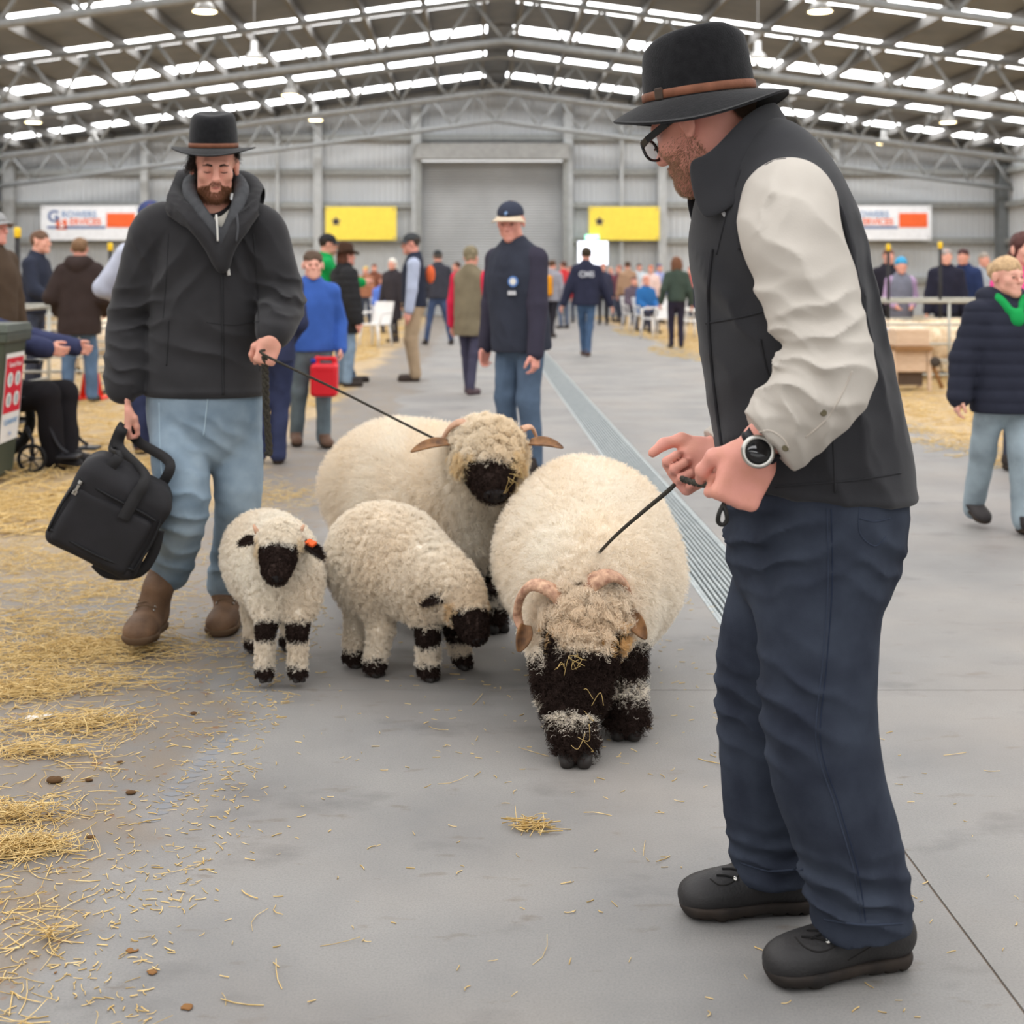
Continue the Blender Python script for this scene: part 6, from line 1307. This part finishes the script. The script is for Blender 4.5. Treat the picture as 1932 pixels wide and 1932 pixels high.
taper(MB(), .24, .315, .03, .93, .215, .27).build('bin_body', BINM, wb_, bevel=.03)
taper(MB(), .335, .34, .90, .965, .285, .285).build('bin_rim', LIDM, wb_, bevel=.012)
m_ = taper(MB(), .345, .33, .965, 1.02, .292, .27); m_.tube([BQ(-.36, -.25, .96), BQ(-.40, -.2, .98), BQ(-.40, .2, .98), BQ(-.36, .25, .96)], .016, 8); m_.build('bin_lid', LIDM, wb_, bevel=.015)
for s in (-1, 1): MB().lathe([(.03, -.03), (.1, -.03), (.1, .03), (.03, .03)], BQ(-.22, s*.25, .1), 20, np.stack([bn, V(0, 0, 1), bs], 1)).build('bin_wheel', TYRE, wb_, True)
ft = nrm(BQ(.315, 0, .93)-BQ(.24, 0, .03)); 
SQ = lambda b, c, d=.004: BQ(.24+(.075)*(c-.03)/.90+d, b, c)
def patch(b0, b1, c0, c1, m, nm, d): return MB().add([SQ(b0, c0, d), SQ(b1, c0, d), SQ(b1, c1, d), SQ(b0, c1, d)], [(0, 1, 2, 3)]).build(nm, m, wb_)
patch(-.205, .205, .26, .83, plain((226, 224, 222)), 'sticker', .005); patch(-.19, .19, .445, .80, plain((206, 36, 56)), 'sticker_red_field', .0065)
for b in (-.085, .085):
    for c in (.66, .53):
        MB().add([SQ(b+.062*math.cos(t), c+.047*math.sin(t), .008) for t in np.arange(20)*.31416], [tuple(range(20))]).build('white_disc', plain((226, 228, 226)), wb_)
        MB().add([SQ(b+x, c+y, .0095) for x, y in ((-.02, -.03), (.02, -.03), (.026, .015), (0, .035), (-.026, .015))], [(0, 1, 2, 3, 4)]).build('pictogram', plain((160, 172, 176)), wb_)
Rs = Matrix(np.stack([bs, nrm(np.cross(bn, bs)), bn], 1).tolist()).to_euler()
for s_, c, sz, rgb in (('General Waste', .755, .045, (236, 222, 224)), ('CLEANAWAY', .385, .05, (96, 150, 196)), ('bins', .31, .04, (150, 170, 206))): text(s_, SQ(0, c, .010), sz, plain(rgb), wb_, R=Rs, thick=.0005)
# ------------------------------------------------------------------ wheelchair
FRM = mat('chair_frame', srgb(44, 44, 48), rough=.4, metal=.4); NYL = cloth((40, 42, 56))
wc_ = thing('wheelchair', (-3.38, 9.55, 0), 'folding wheelchair with black spoked castor wheels under the seated person', 'wheelchair')
def wheel(c, r, w, name, ns, axis=(0, 1, 0)):
    R = rot_to(axis); t = MB().tube([c+r*.88*(R[:, 0]*math.cos(a)+R[:, 1]*math.sin(a)) for a in np.linspace(0, 6.2832, 29)], r*.13, 8, False).build(name, TYRE, wc_, True)
    MB().lathe([(r*.12, -w), (r*.2, -w), (r*.2, w), (r*.12, w)], c, 14, R).build('hub', FRM, t, True)
    for i in range(ns): a = i*6.2832/ns; u = R[:, 0]*math.cos(a)+R[:, 1]*math.sin(a); MB().tube([c+u*r*.15, c+u*r*.8], r*.055, 6).build('spoke', FRM, t, True)
for y in (9.36, 9.84): wheel(V(-2.985, y-.12, .10), .10, .018, 'castor_wheel', 7); MB().tube([V(-2.985, y-.10, .10), V(-3.0, y-.06, .22), V(-3.06, y, .30)], .013).build('castor_fork', FRM, wc_, True)
for y in (9.27, 9.93): wheel(V(-3.48, y, .30), .30, .02, 'drive_wheel', 12)
for y in (9.36, 9.84):
    MB().tube(crv([V(-3.6, y, 1.0), V(-3.52, y, .9), V(-3.5, y, .5), V(-3.06, y, .5), V(-2.98, y, .48), V(-2.86, y, .2), V(-2.78, y, .12)], 6), .012).build('frame_tube', FRM, wc_, True)
    MB().bx(-3.42, -3.12, y-.025, y+.025, .70, .73).build('armrest', FRM, wc_, bevel=.01); MB().bx(-2.84, -2.70, y-.08, y+.08, .09, .11).build('footrest', FRM, wc_, bevel=.005)
MB().bx(-3.5, -3.06, 9.37, 9.83, .485, .51).build('seat', NYL, wc_, bevel=.01); MB().bx(-3.54, -3.50, 9.37, 9.83, .52, .92).build('backrest', NYL, wc_, bevel=.012)
# ------------------------------------------------------------------ marker posts, cone
YCAP = plain((238, 196, 40)); PST = plain((38, 36, 36), rough=.6)
for px, Y, z, lab in ((33, 12.2, 1.76, 'black marker post with a yellow cap in front of the young man in navy'), (208, 15.6, 1.71, 'black marker post with a yellow cap beside the dark brown hoodie'), (1676, 19.0, 1.78, 'marker post with a yellow cap beside the person in black jacket'), (1774, 18.6, 1.80, 'marker post with a yellow cap beside the dark navy coat')):
    x, y = AT(px, Y); t = thing('marker_post', (x, y, 0), lab, 'post')
    MB().tube([(x, y, 0), (x, y, z-.06)], .022, 10).build('post', PST, t, True); MB().lathe([(.026, z-.09), (.030, z-.08), (.030, z-.01), (.022, z), (0, z)], (x, y, 0), 14).build('cap', YCAP, t, True); MB().lathe([(.16, 0), (.16, .02), (.05, .05), (.022, .06)], (x, y, 0), 20).build('base', PST, t, True)
x, y = AT(172, 14.95); t = thing('traffic_cone', (x, y, 0), 'orange traffic cone with a pale band between the legs of the dark hoodie', 'traffic cone')
ORC = plain((236, 58, 36), rough=.45); MB().bx(x-.17, x+.17, y-.17, y+.17, 0, .03).build('base', ORC, t, bevel=.01)
MB().lathe([(.125, .03), (.018, .68), (.014, .68), (.0, .66)], (x, y, 0), 24).build('cone', ORC, t, True); MB().lathe([(.086, .28), (.063, .42)], (x, y, 0), 24, caps=False).build('reflective_band', plain((220, 196, 160)), t, True)
# ------------------------------------------------------------------ pens: panels of round rails
PEN = mat('pen_galv', srgb(168, 168, 160), col2=srgb(186, 184, 174), rough=.5, metal=.3)
def panel(p, q, label, group=None, hgt=1.02):
    p, q = np.array((*p, 0.)), np.array((*q, 0.)); t = thing('pen_panel', tuple((p+q)/2), label, 'fence panel', group)
    for z in (.12, .30, .50, .74, hgt): MB().tube([p+V(0, 0, z), q+V(0, 0, z)], .019 if z == hgt else .014, 8).build('rail', PEN, t, True)
    for e in (p, q, (p+q)/2): MB().tube([e, e+V(0, 0, hgt)], .019, 8).build('upright', PEN, t, True)
G2 = 'galvanised pen panels'
for a, b, l in (((-4.35, 11.6), (-4.35, 14.0), 'galvanised pen panel along the lane beside the brown waxed jacket'), ((-4.25, 15.2), (-4.25, 17.6), 'galvanised pen panel along the lane past the dark brown hoodie'), ((-4.25, 17.7), (-4.25, 20.1), 'galvanised pen panel along the lane behind the bearded man'), ((-4.25, 20.2), (-4.25, 22.6), 'galvanised pen panel along the lane near the green jacket'),
                ((-6.8, 14.9), (-4.4, 14.9), 'galvanised pen panel across the pens in front of the young man in navy'), ((-6.8, 17.65), (-4.4, 17.65), 'galvanised pen panel across the pens behind the marker post'),
                ((4.75, 17.0), (6.9, 17.0), 'galvanised pen panel behind the pale box stand'), ((6.95, 17.0), (9.3, 17.0), 'galvanised pen panel behind the girl in the puffer jacket'), ((4.75, 17.1), (4.75, 19.5), 'galvanised pen panel along the lane past the vest man'), ((4.75, 19.4), (9.3, 19.4), 'long galvanised pen panel below the fence onlookers')): panel(a, b, l, G2)
def pensheep(x, y, yaw, label, seed, tan):
    c, s = math.cos(yaw), math.sin(yaw); D = V(c, s, 0); Lq = V(-s, c, 0); o = V(x, y, 0)
    sheep(label, o-D*.28+V(0, 0, .50), o+D*.25+V(0, 0, .50), o+D*.56+V(0, 0, .74), o+D*.76+V(0, 0, .62), [(o+D*.22+Lq*s_*.13+V(0, 0, .35), o+D*.24+Lq*s_*.13+V(0, 0, .2), o+D*.23+Lq*s_*.13) for s_ in (1, -1)]+[(o-D*.26+Lq*s_*.13+V(0, 0, .35), o-D*.30+Lq*s_*.13+V(0, 0, .2), o-D*.27+Lq*s_*.13) for s_ in (1, -1)],
          .23, .22, .045, .022, .05, 5000, .003, .006, 1.2, .085, 1.4, seed, tan=tan, cl=.05)
for x, y, a, l, sd, tn in ((5.35, 17.8, 2.9, 'pale sheep penned behind the box stand, tail to the lane', 51, .5), (6.2, 18.2, .4, 'dusty sheep in the pen next to the navy coat post', 52, .65), (7.9, 17.9, 2.7, 'cream sheep in the pen behind the puffer-jacket girl', 53, .45), (-6.0, 16.5, .3, 'cream sheep in the pen beside the young man in navy', 54, .3), (-5.2, 13.4, 1.2, 'pale sheep in the first pen by the brown waxed jacket', 55, .3), (-5.2, 19.0, .8, 'cream sheep in the pen past the yellow-capped marker post', 56, .35)): pensheep(x, y, a, l, sd, tn)
# ------------------------------------------------------------------ box stand by the pens
TANW = mat('pale_wood', srgb(206, 176, 148), col2=srgb(222, 196, 170), rough=.8, vscale=12, stretch=(1, 1, 6)); TAND = mat('brown_wood', srgb(150, 112, 74), rough=.8)
x, y = AT(1712, 16.2); t = thing('box_stand', (x, y, 0), 'pale wooden box stand with a ledge on the straw before the pens', 'box stand')
MB().bx(x-.20, x+.20, y-.2, y+.2, .52, .72).build('upper_box', TANW, t, bevel=.012); MB().bx(x-.22, x+.22, y-.26, y+.2, .47, .52).build('ledge', TAND, t, bevel=.006)
MB().bx(x-.19, x+.17, y-.18, y+.2, .22, .47).build('lower_panel', TANW, t, bevel=.008); MB().bx(x-.17, x+.15, y-.1, y+.2, .06, .22).build('gap_shade_block', plain((96, 80, 68)), t)  # dark block under the lower panel: its colour stands in for the shaded gap
for dx in (-.2, .2):
    for dy in (-.18, .18): MB().bx(x+dx-.02, x+dx+.02, y+dy-.02, y+dy+.02, 0, .5).build('leg', TANW, t)
MB().tube([(x+.22, y-.1, .40), (x+.36, y-.15, .03)], .025).build('brace', TAND, t, True); MB().lathe([(.02, -.02), (.06, -.02), (.06, .02), (.02, .02)], (x+.26, y-.2, .34), 14, rotm((1, 0, 0), 90)).build('knob', plain((70, 62, 56)), t, True)
t = thing('feed_bucket', (*AT(1650, 15.4), 0), 'white plastic bucket at the pen fence by the vest man\'s elbow', 'bucket'); p = wloc(t)
MB().lathe([(.0, .42), (.12, .42), (.15, .75), (.158, .75), (.158, .73), (.14, .73), (.115, .45), (0, .45)], p, 20).build('bucket', plain((222, 222, 232)), t, True); MB().tube(crv([p+V(-.15, 0, .74), p+V(-.1, -.1, .86), p+V(.1, -.1, .86), p+V(.15, 0, .74)], 6), .005).build('handle', STEEL, t, True); MB().bx(p[0]-.14, p[0]+.14, p[1]-.14, p[1]+.14, 0, .42).build('stand', TAND, t, bevel=.01)
# ------------------------------------------------------------------ white plastic chairs
CHP = plain((224, 222, 220), rough=.45); ch0 = None
for px, Y, rz, l in ((1219, 33.02, 200, 'under the bright blue top'), (1318, 31.02, 200, 'under the dark navy top'), (722, 33.02, 200, 'under the royal blue shirt'), (1196, 34.52, 200, 'under the mauve jacket'), (1236, 30.2, 120, 'standing empty between the bright blue top and the green jumper'), (1308, 28.6, 250, 'standing empty past the woman in the green jumper'), (708, 26.5, 150, 'standing empty on the straw past the green jacket')):
    x, y = AT(px, Y)
    if ch0 is None:
        ch0 = o = thing('plastic_chair', (0, 0, 0), 'x', 'chair', 'white plastic chairs'); 
        MB().bx(-.22, .22, -.22, .22, .41, .44).build('seat', CHP, o, bevel=.012, world=False)
        m_ = MB()
        m_.add([(-.21+.42*i/6, .2+.03*math.sin(math.pi*i/6)+.12*j, .44+.42*j) for j in (0, 1) for i in range(7)], [(i, i+1, i+8, i+7) for i in range(6)]); q = m_.build('backrest', CHP, o, world=False); q.modifiers.new('t', 'SOLIDIFY').thickness = .025
        for sx in (-1, 1):
            for sy in (-1, 1): MB().tube([(sx*.19, sy*.19, .42), (sx*.23, sy*.23, 0)], [.026, .02], 8).build('leg', CHP, o, True, world=False)
            MB().tube(crv([(sx*.22, -.18, .43), (sx*.25, -.16, .62), (sx*.26, .0, .65), (sx*.23, .23, .66)], 5), .02, 8).build('armrest', CHP, o, True, world=False)
    else: o = copy_tree(ch0)
    o.location = (x, y, 0); o.rotation_euler = (0, 0, math.radians(rz+180)); o['label'] = 'white plastic armchair '+l
# ------------------------------------------------------------------ straw
def straws(name, P, L, w, seed, m, z=.004, tilt=.12, yawb=None):
    rg = np.random.default_rng(seed); n = len(P); yaw = rg.uniform(0, 6.283, n) if yawb is None else rg.normal(yawb[0], yawb[1], n)
    D = np.stack([np.cos(yaw), np.sin(yaw), rg.normal(0, tilt, n)], 1); S_ = np.stack([-np.sin(yaw), np.cos(yaw), np.zeros(n)], 1)
    L = np.broadcast_to(L, n)*rg.uniform(.4, 1.3, n); bend = rg.normal(0, .10, n)*L; v = []; K = 4
    c0 = np.stack([P[:, 0], P[:, 1], np.full(n, z) if P.shape[1] < 3 else P[:, 2]], 1)
    ww = np.broadcast_to(w, n)*rg.uniform(.6, 1.4, n)
    for i in range(K):
        t = i/(K-1)-.5; c = c0+D*(L*t)[:, None]+S_*(bend*(1-4*t*t))[:, None]; c[:, 2] = np.maximum(c[:, 2], ww*.6+.0006)
        for a in (0, 2.094, 4.189): v.append(c+S_*(math.cos(a)*ww)[:, None]+np.array((0, 0, 1.))*(math.sin(a)*ww)[:, None])
    vv = np.stack(v, 1).reshape(-1, 3); b = (np.arange(n)*K*3)[:, None]; f = []
    for i in range(K-1):
        for j in range(3): f.append(b+np.array([i*3+j, i*3+(j+1) % 3, (i+1)*3+(j+1) % 3, (i+1)*3+j])[None, :])
    return mk(name, vv, np.concatenate(f), m)
STR2 = mat('straw_bed', srgb(196, 160, 92), col2=srgb(232, 206, 150), rough=.65, vscale=45)
rg = np.random.default_rng(12); pts = []
def clump(px, py, sx, sy, n):
    c = G(px, py); pts.append(np.stack([rg.normal(c[0], sx, n), rg.normal(c[1], sy, n), np.abs(rg.normal(0, .014, n))+.003], 1))
for a in ((190, 1228, .16, .10, 900), (60, 1245, .18, .14, 700), (30, 1310, .10, .06, 420), (150, 1290, .14, .05, 260), (110, 1375, .12, .05, 240), (190, 1365, .07, .03, 110), (40, 1420, .07, .03, 120), (90, 1425, .08, .02, 90), (30, 1545, .06, .03, 200), (20, 1610, .05, .03, 260), (70, 1600, .05, .015, 100), (60, 1180, .25, .12, 500), (180, 1120, .25, .15, 420), (60, 1060, .3, .2, 600), (500, 940, .2, .3, 500), (280, 1060, .2, .2, 200), (100, 1770, .015, .01, 18), (60, 960, .3, .3, 900)): clump(*a)
n = 1500; yy = rg.uniform(2.4, 7, n); pts.append(np.stack([rg.uniform(-.62, -.30, n)*yy*.55-.35, yy, np.full(n, .003)], 1))
n = 260; yy = rg.uniform(2.3, 6, n); pts.append(np.stack([rg.uniform(-.9, 1.4, n), yy, np.full(n, .003)], 1)[rg.uniform(size=n) < .25])
Ls = [np.full(len(p), .085) for p in pts]; n = 520; yy = rg.uniform(2.3, 5.5, n); pts.append(np.stack([rg.uniform(-1.0, 1.2, n), yy, np.full(n, .002)], 1)); Ls.append(np.full(n, .02))
n = 1500; yy = rg.uniform(2.3, 5.5, n); pts.append(np.stack([-.58-np.abs(rg.normal(0, .35, n)), yy, np.full(n, .002)], 1)); Ls.append(np.full(n, .024))
P = np.concatenate(pts); s = straws('straw', P, np.concatenate(Ls), .0011, 3, STR2); tag(s, 'loose golden straw strewn over the concrete beside the bearded man\'s boots', 'straw', kind='stuff')
n = 9000; yy = 7+rg.uniform(0, 1, n)**1.5*30; xx = -1.7-np.abs(rg.normal(0, 1.9, n))+.25*noise(np.stack([yy*0, yy, yy*0], 1), 1.1)
s = straws('straw', np.stack([xx, yy, np.abs(rg.normal(0, .018, n))+.004], 1), .2, .0032, 4, STR2); tag(s, 'deep straw bedding on the floor along the pens behind the boy and the bin', 'straw', kind='stuff')
n = 6000; yy = 7.5+rg.uniform(0, 1, n)**1.4*28; xx = 3.6+np.abs(rg.normal(0, 2.2, n))+.4*noise(np.stack([yy*0, yy, yy*0], 1), .9)
s = straws('straw', np.stack([xx, yy, np.abs(rg.normal(0, .018, n))+.004], 1), .2, .0034, 5, STR2); tag(s, 'straw bedding on the floor between the vest man and the girl in the puffer jacket', 'straw', kind='stuff')
P = np.stack([rg.normal(G(1003, 1562)[0], .022, 46), rg.normal(G(1003, 1562)[1], .016, 46), np.abs(rg.normal(0, .008, 46))+.003], 1)
s = straws('straw_tuft', P, .075, .0014, 6, STR2, yawb=(.2, .7)); tag(s, 'small tuft of straw alone in the middle of the concrete', 'straw tuft')
for px, py, r, l in ((365, 1348, .009, 'd'), (103, 1476, .016, 'd'), (168, 1474, .008, 'd'), (247, 1498, .010, 'd'), (226, 1440, .007, 'd'), (172, 1582, .008, 'd'), (94, 1540, .008, 'd'), (250, 1795, .011, 'd'), (287, 1836, .011, 'd'), (355, 1902, .012, 'd'), (110, 1838, .008, 'd')):
    c = G(px, py); S = SDF(c-.03, c+.03, .0022); S.ell(c+V(0, 0, r*.40 if py < 1700 else .001), (r*1.3, r, r*.55 if py < 1700 else r*.28), k=.002); S.disp(lambda p: -.0012*noise(p, 260, 2)); S.cut(c+V(0, 0, .0008), (0, 0, -1))
    o = S.build('sheep_dropping', plain((92, 68, 44) if py < 1700 else (132, 94, 56), rough=.95)); tag(o, 'small brown sheep dropping on the concrete' if py < 1700 else 'flattened tawny sheep dropping on the bare concrete', 'dropping', 'sheep droppings on the floor' if py < 1700 else 'tawny droppings on the floor')
c = G(73, 1356); v = []; 
for i in range(9):
    for j in range(6): q = np.array([[i*1., j*1., 0.]]); v.append(c+V((i-4)*.0085, (j-2.5)*.010, .006+.006*float(noise(q, 1.3, 1)[0])))
o = mk('paper_scrap', v, [(i*6+j, i*6+j+1, (i+1)*6+j+1, (i+1)*6+j) for i in range(8) for j in range(5)], plain((226, 222, 214), rough=.8)); o.modifiers.new('t', 'SOLIDIFY').thickness = .0008; tag(o, 'crumpled white paper scrap lying in the straw', 'paper')
mb = MB(); 
for i in range(15):
    t_ = i/14; c = G(lerp(285, 436, t_), lerp(1548, 1388, t_**.92)); rr = .016
    mb.add([c+V(math.cos(a)*rr*1.5*(1+.3*math.sin(3*a+i)), math.sin(a)*rr*(1+.25*math.cos(2*a+i)), .0006) for a in np.arange(12)*.5236], [tuple(range(12))])
o = mb.build('tyre_print', mat('damp_concrete', srgb(128, 129, 132), var=.05)); tag(o, 'row of dark damp tread marks on the concrete', 'tyre print', kind='stuff')
